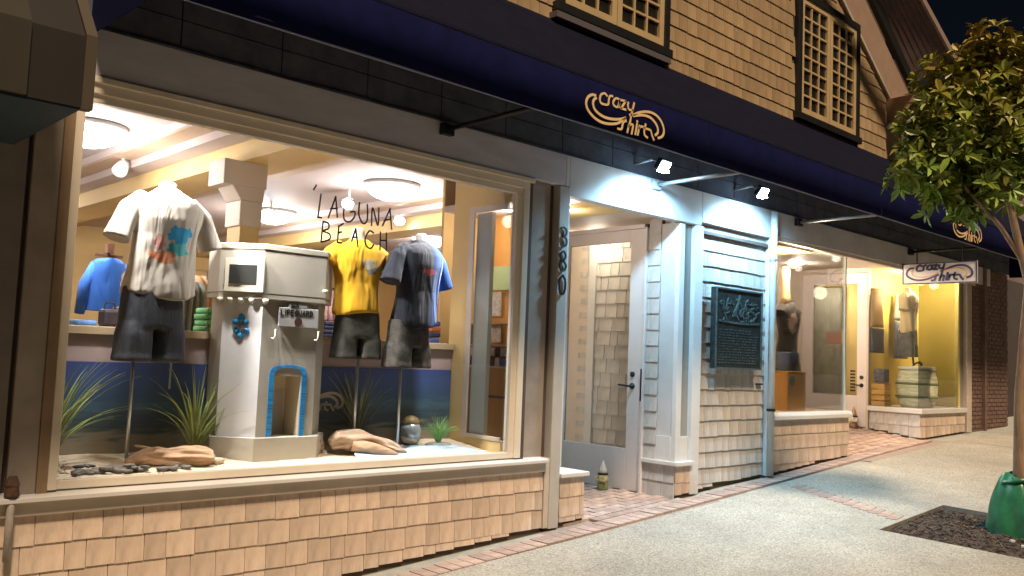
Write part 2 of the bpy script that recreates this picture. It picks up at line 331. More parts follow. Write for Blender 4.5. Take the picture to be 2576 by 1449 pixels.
# ------------------------------------------------------------------ the shop building
shop = thing('shop_building', 'two-storey beige shingled shop with navy awning, big display window and two entrances', 'building', (5, 0, .25))
SH = {}
def shingle_mesh(wi, h, m, thick):
    key = (wi, h, m.name, thick)
    if key not in SH:
        w = .07 + wi*.0145; q = MB(); H_ = h*1.5; tb = thick; tt = .004; d = random.uniform(-.003,.003)
        q.add([(-w/2,-tb,0),(w/2,-tb,d),(w/2,0,d),(-w/2,0,0),(-w/2,-tt,H_),(w/2,-tt,H_),(w/2,0,H_),(-w/2,0,H_)], [(0,3,2,1),(4,5,6,7),(0,1,5,4),(1,2,6,5),(2,3,7,6),(3,0,4,7)])
        me = q.mesh('shingle'); me.materials.append(m); SH[key] = (me, w)
    return SH[key]
def shingle_wall(name, x0, x1, zb, z1, h, m, parent=shop, face='front', y=0.0, at=0.0, thick=.016, limit=300, holes=(), gap=.004, jit=.003, ztop=None, nearfirst=None):
    """backing board plus shingles hung on it one by one; face 'front' runs along X at y, 'side' runs along Y at x=at facing -X (+X with 'sideR')"""
    top = max(z1, 0)
    b = MB()
    if face == 'front': b.box(x0, x1, y+.004, y+.05, min(zb(x0), zb(x1))-.05, z1)
    elif face == 'side': b.box(at+.004, at+.05, x0, x1, min(zb(x0), zb(x1))-.03, z1)
    else: b.box(at-.05, at-.004, x0, x1, min(zb(x0), zb(x1))-.03, z1)
    wall = b.build(name, BACKING, parent); n = 0; left = MB()
    row = 0; z = z1 - h
    rows = []
    while z > min(zb(x0), zb(x1)) - h: rows.append(z); z -= h
    if nearfirst: rows = rows[::-1]
    for z in rows:
        x = x0; random.seed(int(z*1000) + int(x0*100))
        while x < x1 - .02:
            wi = random.choice((2,4,5,6,7,8,9,3,6)); me, wd = shingle_mesh(wi, h, m, thick)
            sc_ = 1.0
            if x + wd > x1: sc_ = (x1 - x)/wd
            xc = x + wd*sc_/2
            base = zb(xc); zz = z + random.uniform(-jit, jit); sz = 1.0
            topz = zz + h*1.5
            if zz < base + .004:
                if zz + h < base + .03: x += wd*sc_ + gap; continue
                zz = base + .004
                sz = (topz - zz)/(h*1.5)
            if ztop is not None and ztop(xc) < zz + .05: x += wd*sc_ + gap; continue
            lim = min(z1, ztop(xc)) if ztop else z1
            if zz + h*1.5*sz > lim - .001: sz = (lim - .001 - zz)/(h*1.5)
            if any(a < xc < b_ and c < zz + h*.5 < d for a, b_, c, d in holes): x += wd*sc_ + gap; continue
            tb = thick
            if face == 'front': loc = (xc, y, zz); rot = None
            elif face == 'side': loc = (at, xc, zz); rot = (0, 0, -PI/2)
            else: loc = (at, xc, zz); rot = (0, 0, PI/2)
            n += 1
            if n <= limit: inst('shingle', me, wall, loc, rot, (sc_, 1, sz))
            else:
                R_ = Matrix.Rotation(rot[2], 3, 'Z') if rot else Matrix.Identity(3)
                left.add([Vector(loc) + R_ @ Vector((p.co.x*sc_, p.co.y, p.co.z*sz)) for p in me.vertices], [tuple(f.vertices) for f in me.polygons])
            x += wd*sc_ + gap
        row += 1
    if left.v:
        o = left.build('shingle_remainder', m, wall); o['kind'] = 'stuff'
    return wall

g = lambda x: G(x, 0) + .02
shingle_wall('lower_wall', -.6, 4.92, g, .70, .142, SHIN)
MB().box(-1.2, 5.0, .06, .12, -.3, .79).build('inner_wall', BACKING, shop)
# sill, frame and glass of the big window
s = MB(); s.box(-.6, 4.93, -.035, .02, .70, .785); s.build('sill_board', TRIM, shop, bev=.004)
s = MB(); s.prism([(-.6,-.075,.772),(-.6,-.075,.795),(-.6,.035,.812),(-.6,.035,.772)], (5.52,0,0)); s.build('window_sill', TRIMW, shop, bev=.003)
win = MB(); win.box(1.40, 4.66, -.02, .07, 2.845, 2.90); win.box(1.44, 4.60, -.005, .05, 2.80, 2.845)
win.box(1.40, 1.445, -.02, .07, .815, 2.845); win.box(4.60, 4.66, -.02, .07, .815, 2.845); win.box(4.545, 4.60, -.005, .05, .86, 2.80); win.box(1.445, 4.60, -.005, .05, .815, .86)
FR = win.build('window_frame', mat('light_frame_paint', (.78,.71,.60), .4, n=.06, ns=3), shop, bev=.004)
MB().box(1.43, 4.56, .018, .026, .85, 2.81).build('window_pane', GLASS, shop)
MB().box(1.36, 4.70, -.035, .0, 2.90, 2.935).build('window_head_mould', MATS['light_frame_paint'], shop, bev=.004)
# painted letters on the pane
LB = [[(2.873,2.537),(2.86,2.388),(2.886,2.389)],[(2.935,2.396),(2.98,2.537),(3.0,2.408)],[(2.947,2.454),(2.997,2.465)],[(3.115,2.527),(3.083,2.529),(3.047,2.469),(3.052,2.401),(3.092,2.39),(3.126,2.425),(3.128,2.46),(3.096,2.455)],[(3.16,2.527),(3.161,2.444),(3.197,2.393),(3.227,2.425),(3.221,2.522)],[(3.263,2.388),(3.264,2.507),(3.312,2.395),(3.313,2.514)],[(3.35,2.399),(3.402,2.52),(3.424,2.384)],[(3.36,2.436),(3.415,2.451)],[(2.899,2.367),(2.892,2.239)],[(2.899,2.367),(2.938,2.359),(2.94,2.326),(2.903,2.307),(2.95,2.293),(2.952,2.26),(2.892,2.236)],[(3.015,2.356),(3.011,2.247),(3.046,2.247)],[(3.012,2.348),(3.046,2.373)],[(3.011,2.308),(3.037,2.318)],[(3.116,2.266),(3.142,2.352),(3.166,2.237)],[(3.126,2.295),(3.158,2.298)],[(3.282,2.342),(3.248,2.351),(3.219,2.299),(3.23,2.252),(3.264,2.238),(3.287,2.265)],[(3.336,2.355),(3.339,2.236)],[(3.383,2.354),(3.39,2.235)],[(3.335,2.299),(3.386,2.305)],[(2.836,2.588),(2.819,2.556)]]
PNT = mat('dark_blue_window_paint', (.03,.035,.09), .6)
t = MB()
for st in LB:
    P = [Vector(p) for p in st]
    if len(P) <= 3 or abs((P[0]-P[-1]).length) < .001:
        for a, b in zip(P[:-1], P[1:]): t.ribbon([a, b], .011, .002, (0,.029,0), (1,0,0), (0,0,1))
    else: t.ribbon(P, .011, .002, (0,.029,0), (1,0,0), (0,0,1))
t.build('painted_lettering', PNT, shop)
# pillars
MB().box(4.70, 4.925, .02, .10, .80, 2.936).build('pillar', PILL, shop, bev=.006)
MB().box(4.925, 4.985, .05, .12, .27, 2.936).build('pillar_jamb', PILD, shop)
MB().box(4.66, 4.70, -.01, .06, .80, 2.936).build('pillar_edge', PILD, shop)
MB().box(4.985, 5.095, -.024, .08, G(5,0), 2.934).build('corner_post', mat('grey_post_paint', (.48,.46,.43), .5, n=.12, ns=3), shop, bev=.006)
MB().box(4.93, 4.983, -.02, .05, G(5,0)+.01, .80).build('corner_board', TRIM, shop, bev=.004)
MB().box(5.095, 5.11, -.02, .3, .72, 2.87).build('post_side_board', TRIMW, shop)
# house number, read downward
def glyph(ch):
    D_ = {'3': [[(0,.95),(.3,1),(.6,.88),(.55,.62),(.25,.52),(.6,.42),(.65,.15),(.35,0),(0,.08)]],
          '8': [[(.35,.52),(.05,.72),(.2,.97),(.45,.97),(.62,.74),(.35,.52),(.02,.26),(.2,.01),(.48,.01),(.68,.26),(.35,.52)]],
          '0': [[(.35,1),(.05,.75),(.05,.25),(.35,0),(.65,.25),(.65,.75),(.35,1)]]}
    return D_[ch]
t = MB()
for i, ch in enumerate('380'):
    for st in glyph(ch): t.ribbon([(u*.10, v*.15) for u, v in st], .015, .010, (5.0, -.031, 2.45 - i*.19), (1,0,0), (0,0,1))
t.build('house_number', BLK, shop)
# left end of the front
MB().box(1.22, 1.35, -.015, .08, .80, 3.2).build('pillar', PILL, shop, bev=.006)
MB().box(1.35, 1.40, -.022, .08, .80, 3.2).build('pillar_face_board', WARMB, shop, bev=.003)
MB().box(1.195, 1.22, .03, .06, .80, 3.2).build('pillar_jamb', PILD, shop)
MB().box(-.6, 1.195, -.01, .08, .80, 4.2).build('left_pier', mat('mauve_grey_pier', (.19,.165,.155), .7, n=.2, ns=3, bump=.1, bs=30), shop)
t = MB(); t.tube([(1.235,-.055,.50),(1.235,-.055,.86)], .018, 10); t.build('drain_stub', mat('worn_grey_pipe', (.35,.32,.29), .6, n=.3, ns=12), shop, smooth=True)
t = MB(); t.lathe([(.028,0),(.034,.01),(.03,.05),(.034,.06),(.02,.1)], (1.235,-.055,.80), 10); t.build('pipe_clamp', mat('rusty_iron', (.08,.04,.025), .8, n=.5, ns=40), shop)
# header fascia in three boards
MB().box(1.36, 5.05, -.02, .08, 2.937, 3.19).build('fascia_board', HEAD, shop, bev=.005)
MB().box(5.053, 5.097, -.02, .08, 2.937, 3.19).box(5.097, 6.93, -.02, .08, 2.865, 3.19).build('fascia_board', mat('blue_grey_fascia_paint', (.60,.60,.61), .55, n=.1, ns=3, bump=.08, bs=25), shop, bev=.005)
MB().box(6.935, 8.24, -.02, .08, 2.90, 3.19).build('fascia_board', MATS['blue_grey_fascia_paint'], shop, bev=.005)
MB().box(8.245, 14.6, -.02, .08, 2.93, 3.19).build('fascia_board', MATS['blue_grey_fascia_paint'], shop, bev=.005)
MB().box(8.28, 14.0, -.01, .05, 2.89, 2.927).build('fascia_bead', WARMC, shop)
# dark boards between fascia and awning
b = MB()
x = 1.3
while x < 15:
    b.box(x, x+.612, .0, .03, 3.195, 3.365); b.box(x, x+.612, .004, .03, 3.372, 4.2); x += .62
b.box(1.3, 15, .03, .06, 3.19, 4.2); b.build('wall_under_awning', AWNU, shop)
t = MB(); t.tube([(1.3+.25*i, -.004+.01*noise.noise((i*.7,0,0)), 3.20+.008*noise.noise((i*1.3,5,0))) for i in range(52)], .012, 6); t.build('old_caulk_bead', AWNU, shop)
# planter stub left of the first door and its cap
shingle_wall('stub_wall', 5.115, 5.40, g, .635, .15, SHIN, thick=.014)
shingle_wall('stub_wall', 0.0, .42, lambda y: .30, .635, .15, SHINL, face='sideR', at=5.40, thick=.014)
MB().box(5.10, 5.43, -.04, .42, .637, .672).build('stub_cap', TRIMW, shop, bev=.006)
MB().box(5.115, 5.36, .06, .40, .2, .635).build('stub_core', BACKING, shop)
# first recess: left wall, back wall, ceiling
shingle_wall('recess_wall', .42, 1.5, lambda y: .33, 2.92, .15, SHINL, face='sideR', at=5.14, thick=.012, limit=60)
MB().box(5.11, 6.66, 1.50, 1.55, .2, 2.93).build('recess_back_wall', WARMC, shop)
MB().box(5.10, 6.90, .08, 1.56, 2.93, 2.97).build('recess_ceiling', WARMC, shop)
# door wall at X = 6.62, first door
door = MB(); X0 = 6.60; X1 = 6.64
door.box(X0, X1, .385, .555, .36, 2.83); door.box(X0, X1, 1.365, 1.42, .36, 2.83); door.box(X0, X1, .555, 1.365, 2.715, 2.83); door.box(X0, X1, .555, 1.365, .36, .745)
D1 = door.build('door', DOORP, shop, bev=.004)
MB().box(6.618, 6.624, .55, 1.37, .74, 2.72).build('pane', GLASSD, D1)
MB().box(6.585, 6.66, 1.42, 1.47, .34, 2.87).box(6.585, 6.66, .355, .384, .34, 2.87).box(6.585, 6.66, .355, 1.47, 2.832, 2.87).build('door_frame', DOORP, shop, bev=.003)
MB().box(6.59, 6.65, .36, 1.47, .335, .352).build('threshold', PILD, shop)
def lever(y, z, X, parent, s=1.0, dirn=1):
    t = MB(); t.lathe([(.0,.0),(.028,.0),(.028,.01),(.012,.014),(.012,.045)], (0,0,0), 14)
    R_ = Matrix.Rotation(-PI/2, 3, 'Y'); t.v = [R_ @ p + Vector((X, y, z)) for p in t.v]
    t.tube([(X-.045, y, z),(X-.05, y+.03*dirn, z),(X-.05, y+.13*dirn, z+.006)], .010, 8); t.build('handle', METB, parent, smooth=True)
    t = MB(); t.lathe([(.0,.0),(.026,.0),(.026,.012),(.012,.02),(0,.02)], (0,0,0), 14); t.v = [R_ @ p + Vector((X, y, z+.11)) for p in t.v]; t.build('lock', METB, parent, smooth=True)
lever(.49, 1.335, 6.60, D1)
MB().box(6.575, 6.59, .372, .382, 1.20, 1.50).build('strike_plate', METB, shop)
# strip of shingles between door and glass corner
shingle_wall('recess_side_wall', .215, .352, lambda y: .68, 2.92, .15, SHINL, face='side', at=6.63, thick=.02)
# low wall under the glass corner
shingle_wall('corner_low_wall', 6.625, 6.85, g, .64, .15, SHIN, thick=.014)
shingle_wall('corner_low_wall', 0.0, .35, lambda y: .345, .64, .15, SHINL, face='side', at=6.625, thick=.014)
MB().box(6.59, 6.86, -.045, .40, .642, .682).build('corner_cap', TRIMW, shop, bev=.006)
MB().box(6.68, 6.85, .055, .34, .3, .64).build('corner_core', BACKING, shop)
# the glazed corner above: posts, frosted foot, panes
cp = MB(); cp.box(6.625, 6.70, .0, .05, .684, 2.86); cp.build('glass_corner_post', TRIMW, shop, bev=.004)
MB().box(6.63, 6.645, .051, .213, .684, 2.86).build('corner_panel', mat('smoky_white_panel', (.55,.55,.55), .25, n=.08, ns=2), shop)
MB().box(6.701, 6.84, .03, .045, .90, 2.86).build('corner_panel', mat('grey_green_panel', (.30,.31,.30), .25, n=.1, ns=2), shop)
MB().box(6.701, 6.84, .02, .05, .684, .90).build('corner_foot', TRIMW, shop, bev=.003)
MB().box(6.616, 6.63, .051, .213, .684, .90).build('corner_foot', TRIMW, shop)
MB().box(6.842, 6.975, -.015, .10, G(6.9,0), 2.862).build('corner_post', TRIMW, shop, bev=.005)
# shingled bay with the plaque
shingle_wall('plaque_wall', 6.98, 8.16, g, 2.80, .147, SHINL, y=.05, thick=.024, jit=.003)
MB().box(6.98, 8.16, .0, .08, 2.802, 2.832).build('soffit_shade_strip', PILD, shop)  # dark strip put in for the shade under the soffit
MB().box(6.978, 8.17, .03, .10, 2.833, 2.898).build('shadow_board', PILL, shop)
MB().box(8.17, 8.262, -.03, .10, G(8.2,0), 3.19).build('corner_post', TRIMW, shop, bev=.005)
ds = MB(); ds.tube([(8.14,-.075,3.16),(8.14,-.075,2.85),(8.12,-.075,2.78),(8.13,-.075,2.70),(8.13,-.075,G(8.13,0)+.02)], .036, 12); D_ = ds.build('downspout', mat('pale_green_white_pipe', (.60,.62,.60), .45, n=.06, ns=6), shop, smooth=True)
for z in (1.13, 2.66): MB().tube([(8.13,-.075,z-.012),(8.13,-.075,z+.012)], .045, 12).build('strap', METB if z < 2 else METG, D_)
MB().box(8.245, 8.30, -.05, .02, 2.93, 2.96).build('pipe_bracket', METG, shop)
MB().box(8.0, 8.10, .0, .03, 1.38, 1.395).build('wall_hook', METB, shop)

# plaque: bronze tablet with relief picture and raised text lines
pl = thing('memorial_plaque', 'dark bronze plaque with raised sailing picture and small text on shingle wall', 'plaque', (7.52, -.06, 1.9))
MB().box(7.11, 7.925, -.075, -.015, 1.53, 2.305).build('tablet', BRONZ, pl, bev=.006)
MB().box(7.11, 7.925, -.085, -.075, 2.29, 2.305).box(7.11, 7.125, -.085, -.075, 1.53, 2.29).box(7.91, 7.925, -.085, -.075, 1.53, 2.29).box(7.125, 7.91, -.085, -.075, 1.53, 1.545).build('rim', BRONZL, pl)
t = MB(); random.seed(3)
for i in range(60):                                       # relief of a rearing wave, boats and figures
    u = random.random(); v = random.random(); a = random.uniform(-1.2, 1.2)
    cx, cz = 7.19+u*.66, 2.0+v*.22*(1-.4*abs(u-.4)); l = random.uniform(.03,.09)
    t.ribbon([(cx-l*math.cos(a)/2, cz-l*math.sin(a)/2),(cx, cz+random.uniform(-.02,.02)),(cx+l*math.cos(a)/2, cz+l*math.sin(a)/2)], .014, .006, (0,-.075,0), (1,0,0), (0,0,1))
t.ribbon([(7.40,2.04),(7.46,2.12),(7.52,2.24)], .03, .008, (0,-.075,0), (1,0,0), (0,0,1)); t.ribbon([(7.16,1.99),(7.5,1.975),(7.87,1.985)], .02, .006, (0,-.075,0), (1,0,0), (0,0,1))
t.build('relief_picture', BRONZL, pl)
t = MB()
for r in range(13):
    z = 1.90 - r*.0262; x = 7.16 + random.uniform(0,.02)
    while x < 7.84:
        l = random.uniform(.012,.05)
        if r == 0 or r == 1: l *= 1.4
        for k in range(max(1, int(l/.012))): t.box(x+k*.012, x+k*.012+.008, -.079, -.075, z, z+random.uniform(.008,.014))
        x += l + .014
        if r in (0,1) and x > 7.7: break
o = t.build('text_lines', BRONZL, pl)

# ------------------------------------------------------------------ low wall and glazing right of the downspout
shingle_wall('bay_low_wall', 8.28, 9.97, g, 1.015, .15, SHIN, thick=.016)
MB().prism([(8.27,-.05,1.02),(8.27,-.05,1.06),(8.27,-.03,1.092),(8.27,.12,1.092),(8.27,.12,1.02)], (1.72,0,0)).build('bay_sill', TRIMW, shop, bev=.005)
MB().box(9.955, 9.972, .0, .9, .5, 1.018).build('bay_low_wall_end', TRIM, shop)
MB().box(8.28, 9.96, .04, .048, 1.092, 2.89).build('window_pane', GLASS, shop)
MB().box(9.952, 9.96, .05, .90, 1.10, 2.99).build('window_pane', GLASS, shop)
MB().box(9.945, 9.965, .03, .05, 1.092, 2.95).build('pane_edge', mat('pale_glass_edge', (.6,.66,.6), .2), shop)
MB().box(8.26, 9.95, .05, .9, 1.04, 1.088).build('display_floor', mat('pale_display_board', (.62,.55,.42), .6, n=.06, ns=3), shop)
MB().box(8.26, 9.95, .9, .95, .4, 3.0).build('display_back_wall', WARMC, shop)
MB().box(8.264, 9.2, .05, .9, 2.86, 2.90).build('display_ceiling', YEL, shop)
MB().box(8.262, 8.30, .1, .9, 1.09, 2.95).build('display_side_wall', WARMC, shop)
# second recess
MB().box(9.2, 12.0, .08, 2.1, 3.0, 3.05).build('recess_ceiling', WARMC, shop)
MB().box(9.95, 12.1, 1.95, 2.0, .5, 3.0).build('recess_back_wall', WARMC, shop)
MB().box(9.953, 9.99, .9, 1.95, .5, 3.0).build('recess_side_wall', TRIMW, shop)
MB().box(10.9, 11.02, 1.88, 1.945, .6, 3.0).build('recess_pilaster', TRIMW, shop)
X0, X1 = 12.01, 12.05
door = MB(); door.box(X0, X1, .725, .86, .79, 2.93); door.box(X0, X1, 1.515, 1.69, .85, 2.93); door.box(X0, X1, .86, 1.515, 2.78, 2.93); door.box(X0, X1, .86, 1.515, .80, 1.215)
D2 = door.build('door', DOORP, shop, bev=.004)
MB().box(12.028, 12.034, .855, 1.52, 1.21, 2.79).build('pane', GLASSD, D2)
MB().box(11.995, 12.07, 1.69, 1.95, .6, 3.0).box(11.995, 12.07, .69, .723, .77, 3.0).box(11.995, 12.07, .723, 1.69, 2.932, 3.0).build('door_frame', TRIM, shop, bev=.003)
MB().box(12.0, 12.06, .7, 1.7, .765, .788).build('threshold', PILD, shop)
lever(.79, 1.36, 12.01, D2, dirn=1)
# sale notice and shop hours inside the second door glass
t = MB(); t.box(12.021, 12.026, 1.05, 1.32, 1.93, 2.10); nn = t.build('door_notice', mat('faded_sage_card', (.30,.28,.20), .7, n=.5, ns=30, col2=(.45,.12,.08)), D2)
t = MB()
for i in range(7): t.box(12.022, 12.026, .89, .96, 1.27+i*.045, 1.295+i*.045)
t.build('hours_lettering', BLK, D2)
# second display bay
shingle_wall('display_low_wall', 12.03, 13.58, lambda x: G(x,0)+.01, 1.02, .16, SHIN, thick=.014)
shingle_wall('display_low_wall', 0.0, .68, lambda y: .70+.12*y, 1.02, .16, SHINL, face='side', at=12.03, thick=.014)
MB().box(11.99, 13.60, -.04, .70, 1.022, 1.088).build('display_sill', TRIMW, shop, bev=.006)
MB().box(12.09, 13.55, .06, .68, .6, 1.02).build('display_core', BACKING, shop)
MB().box(12.035, 12.043, .05, .69, 1.09, 2.99).build('window_pane', GLASS, shop)
MB().box(12.05, 13.5, .03, .038, 1.09, 2.92).build('window_pane', GLASS, shop)
MB().box(12.07, 14.2, .80, .85, 1.0, 3.05).build('display_back_wall', YELB, shop)
MB().box(13.75, 13.80, .04, .80, 1.09, 3.05).build('display_side_wall', YELB, shop)
MB().box(12.05, 13.9, .08, .85, 3.0, 3.05).build('display_ceiling', WARMC, shop)
MB().box(13.42, 13.48, .02, .07, 1.09, 2.93).build('display_frame', mat('yellow_painted_frame', (.75,.62,.22), .5), shop)
MB().box(13.48, 13.62, .03, .06, 1.09, 2.93).build('display_frame', mat('grey_mullion', (.28,.25,.22), .6), shop)
MB().box(13.62, 13.80, -.03, .08, G(13.7,0)-.01, 2.93).build('corner_post', TRIM, shop, bev=.006)
# interior seen through the second door
MB().box(12.85, 12.9, 1.05, 3.2, .7, 3.0).build('inner_yellow_wall', YEL, shop)
shingle_wall('inner_shingle_wall', 1.45, 3.0, lambda y: .9, 2.8, .13, SHINL, face='side', at=12.75, thick=.012, limit=100)
MB().box(12.07, 13.9, .86, 3.2, 3.0, 3.05).build('inner_ceiling', WARMC, shop)
MB().box(12.07, 13.9, 3.2, 3.25, .6, 3.05).build('inner_back_wall', WARMC, shop)
MB().box(12.07, 13.9, .86, 3.2, .70, .76).build('inner_floor', PILD, shop)
# vestibule behind the first door
shingle_wall('inner_shingle_wall', .15, 1.95, lambda y: .45, 2.95, .152, SHINL, face='side', at=7.45, thick=.026, limit=200, gap=.007)
MB().box(7.40, 7.448, 1.70, 1.80, .4, 2.95).build('inner_trim', TRIMW, shop); MB().box(7.43, 7.448, 1.80, 2.35, .4, 2.95).build('inner_plain_wall', WARMC, shop)
MB().box(6.66, 7.5, 2.35, 2.40, .3, 3.0).build('inner_end_wall', WARMC, shop)
MB().box(6.66, 7.5, .13, 2.4, 2.97, 3.0).build('inner_ceiling', WARMC, shop)
MB().box(6.66, 7.5, .10, .14, .3, 3.0).build('inner_front_wall', WARMC, shop)
MB().box(6.66, 7.5, .13, 2.4, .3, .35).build('inner_floor', TRIMW, shop)

# ------------------------------------------------------------------ upper storey
def rake(x): return 5.03 + (10.94 - x)*.672
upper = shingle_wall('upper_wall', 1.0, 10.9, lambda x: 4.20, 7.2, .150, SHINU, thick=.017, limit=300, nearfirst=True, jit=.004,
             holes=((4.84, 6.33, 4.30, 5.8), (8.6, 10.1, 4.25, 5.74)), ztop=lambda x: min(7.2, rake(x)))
def casement(x0, x1, z0, z1, label):
    W = MB(); b = .075
    W.box(x0, x0+b, -.06, .0, z0, z1); W.box(x1-b, x1, -.06, .0, z0, z1); W.box(x0+b, x1-b, -.06, .0, z1-b, z1); W.box(x0-.03, x1+.03, -.075, .0, z0-.02, z0+.055)
    cw = W.build('casement_window', BLK, shop, bev=.004, label=label)
    mid = (x0+x1)/2
    for a, c in ((x0+b, mid-.004), (mid+.004, x1-b)):
        S = MB(); st = .062; zb, zt = z0+.055, z1-b
        S.box(a, a+st, -.045, -.008, zb, zt); S.box(c-st, c, -.045, -.008, zb, zt); S.box(a+st, c-st, -.045, -.008, zb, zb+.075); S.box(a+st, c-st, -.045, -.008, zt-.06, zt)
        ia, ic, ib, it = a+st, c-st, zb+.075, zt-.06; pw = (ic-ia)/3; ph = (it-ib)/8
        for i in (1, 2): S.box(ia+i*pw-.011, ia+i*pw+.011, -.038, -.012, ib, it)
        for k in range(1, 8):
            for i in range(3): S.box(ia+i*pw+(.011 if i else 0), ia+(i+1)*pw-(.011 if i < 2 else 0), -.038, -.012, ib+k*ph-.010, ib+k*ph+.010)
        S.build('sash', SASH, cw)
        me = MB().box(-pw/2+.008, pw/2-.008, -.004, .004, -ph/2+.006, ph/2-.006).mesh('pane'); me.materials.append(DGL)
        for i in range(3):
            for k in range(8): inst('pane', me, cw, (ia+(i+.5)*pw, -.016, ib+(k+.5)*ph), (random.uniform(-.02,.02), 0, random.uniform(-.02,.02)))
    return cw
casement(4.86, 6.31, 4.33, 5.78, None)
casement(8.62, 10.08, 4.28, 5.72, None)
MB().box(4.80, 6.28, -.10, .0, 4.235, 4.285).build('window_flashing', mat('grey_flashing', (.12,.11,.12), .5), shop)
# gable rake: frieze, soffit, fascia and roof edge, then the lower roof beyond
d = Vector((1, 0, -.672)).normalized(); nrm = Vector((.672, 0, 1)).normalized()
P0 = Vector((6.5, 0, rake(6.5))); P1 = Vector((11.25, 0, rake(11.25)))
frieze = MB().prism([P0+Vector((0,-.03,0)), P1+Vector((0,-.03,0)), P1+nrm*.50+Vector((0,-.03,0)), P0+nrm*.50+Vector((0,-.03,0))], (0,.04,0)); frieze.build('rake_frieze', mat('tan_pink_rake_board', (.36,.25,.185), .7, n=.12, ns=4, bump=.1), shop)
a = MB().prism([P0+nrm*-.0+Vector((0,-.045,0)), P1+Vector((0,-.045,0)), P1+nrm*.035+Vector((0,-.045,0)), P0+nrm*.035+Vector((0,-.045,0))], (0,.015,0)); a.build('rake_bead', TRIM, shop)
off = Vector((0,-.30,0))
MB().prism([P0+off, P1+off, P1+nrm*.13+off, P0+nrm*.13+off], (0,-.06,0)).build('rake_fascia', BLK, shop)
inn = [Vector((8.9,-.335,6.60)), Vector((10.967,-.335,5.187))]; out_ = [Vector((9.2,-.6,6.57)), Vector((11.54,-.6,5.507))]
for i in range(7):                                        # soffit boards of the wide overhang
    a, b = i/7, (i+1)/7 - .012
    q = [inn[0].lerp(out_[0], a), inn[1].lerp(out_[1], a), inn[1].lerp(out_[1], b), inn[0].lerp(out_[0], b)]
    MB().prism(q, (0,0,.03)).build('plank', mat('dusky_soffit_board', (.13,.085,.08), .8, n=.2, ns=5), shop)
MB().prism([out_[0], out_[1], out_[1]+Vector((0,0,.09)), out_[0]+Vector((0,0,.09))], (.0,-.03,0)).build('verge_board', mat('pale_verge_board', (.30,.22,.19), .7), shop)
MB().prism([inn[1]+Vector((0,0,-.02)), out_[1]+Vector((0,0,-.02)), out_[1]+Vector((.03,0,-.20)), inn[1]+Vector((.03,0,-.16))], (.05,0,0)).build('gutter_end', BLK, shop)
MB().box(10.93, 11.62, -.40, .0, 4.68, 5.02).build('eave_return', mat('tan_eave_paint', (.45,.30,.19), .7, n=.08, ns=4), shop, bev=.01)
MB().box(10.88, 11.68, -.44, .0, 4.63, 4.68).build('eave_return_cap', PILL, shop)
MB().box(10.9, 11.40, .0, .06, 4.2, 4.66).build('upper_corner', SHINU, shop)
MB().box(11.40, 15.0, .5, .6, 4.2, 5.2).build('side_wing_wall', mat('dim_brown_wall', (.16,.11,.09), .8, n=.2, ns=3), shop)
# ------------------------------------------------------------------ awning
aw = thing('awning', 'long navy canvas awning with gold logos along the shop front', 'awning', (8, -.4, 3.12))
Yf, Zb, Zk, Zt = -.92, 3.125, 3.43, 4.245; XA, XB = 1.44, 15.5
v = MB(); n = 60
for i in range(n):
    a = XA + (XB-XA)*i/n; b = XA + (XB-XA)*(i+1)/n; wv = lambda x, k: .0015*noise.noise((x*1.3, k, 0))
    v.quad((a,Yf+wv(a,1),Zb+.004*math.sin(a*3)),(b,Yf+wv(b,1),Zb+.004*math.sin(b*3)),(b,Yf+wv(b,2),Zk),(a,Yf+wv(a,2),Zk))
o = v.build('valance', AWN, aw, smooth=True); sm = o.modifiers.new('thick', 'SOLIDIFY'); sm.thickness = .004; sm.offset = 1
v = MB()
for i in range(n):
    a = XA + (XB-XA)*i/n; b = XA + (XB-XA)*(i+1)/n
    for k in range(12):
        y0 = Yf + (0-Yf)*k/12; y1 = Yf + (0-Yf)*(k+1)/12; sag = lambda t: -.018*math.sin(PI*t)
        z0 = Zk + .004 + (Zt-Zk)*k/12 + sag(k/12); z1 = Zk + .004 + (Zt-Zk)*(k+1)/12 + sag((k+1)/12)
        v.quad((a,y0,z0),(b,y0,z0),(b,y1,z1),(a,y1,z1))
o = v.build('canvas_top', AWNT, aw, smooth=True); sm = o.modifiers.new('thick', 'SOLIDIFY'); sm.thickness = .004; sm.offset = 1
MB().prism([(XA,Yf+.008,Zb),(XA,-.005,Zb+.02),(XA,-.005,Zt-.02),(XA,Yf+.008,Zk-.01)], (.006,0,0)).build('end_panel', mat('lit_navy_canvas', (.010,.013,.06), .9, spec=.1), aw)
MB().prism([(XB,Yf+.008,Zb),(XB,-.005,Zb+.02),(XB,-.005,Zt-.02),(XB,Yf+.008,Zk-.01)], (.006,0,0)).build('end_panel', AWN, aw)
sm_ = MB(); xx = XA + 1.18
while xx < XB:
    sm_.box(xx-.012, xx+.012, Yf-.004, Yf-.001, Zb+.004, Zk-.002); xx += 1.53
sm_.box(XA, XB, Yf-.0035, Yf-.001, Zb+.018, Zb+.026)
sm_.build('seam', mat('navy_seam', (.007,.008,.03), .95, spec=.1), aw)
MB().tube([(XA,Yf+.025,Zb+.012),(XB,Yf+.025,Zb+.012)], .013, 8).build('front_bar', mat('blue_grey_bar', (.12,.13,.2), .5), aw)
for i, x in enumerate((3.80, 6.18, 8.69, 11.6)):
    t = MB(); t.tube([(x,-.03,3.13),(x,Yf+.03,Zb+.01)], .017, 8); ar = t.build('arm', METG if i in (1, 2) else METB, aw, smooth=True)
    MB().box(x-.05, x+.05, -.07, -.021, 3.09, 3.17).build('bracket', METB if i != 1 else METG, ar, bev=.004)
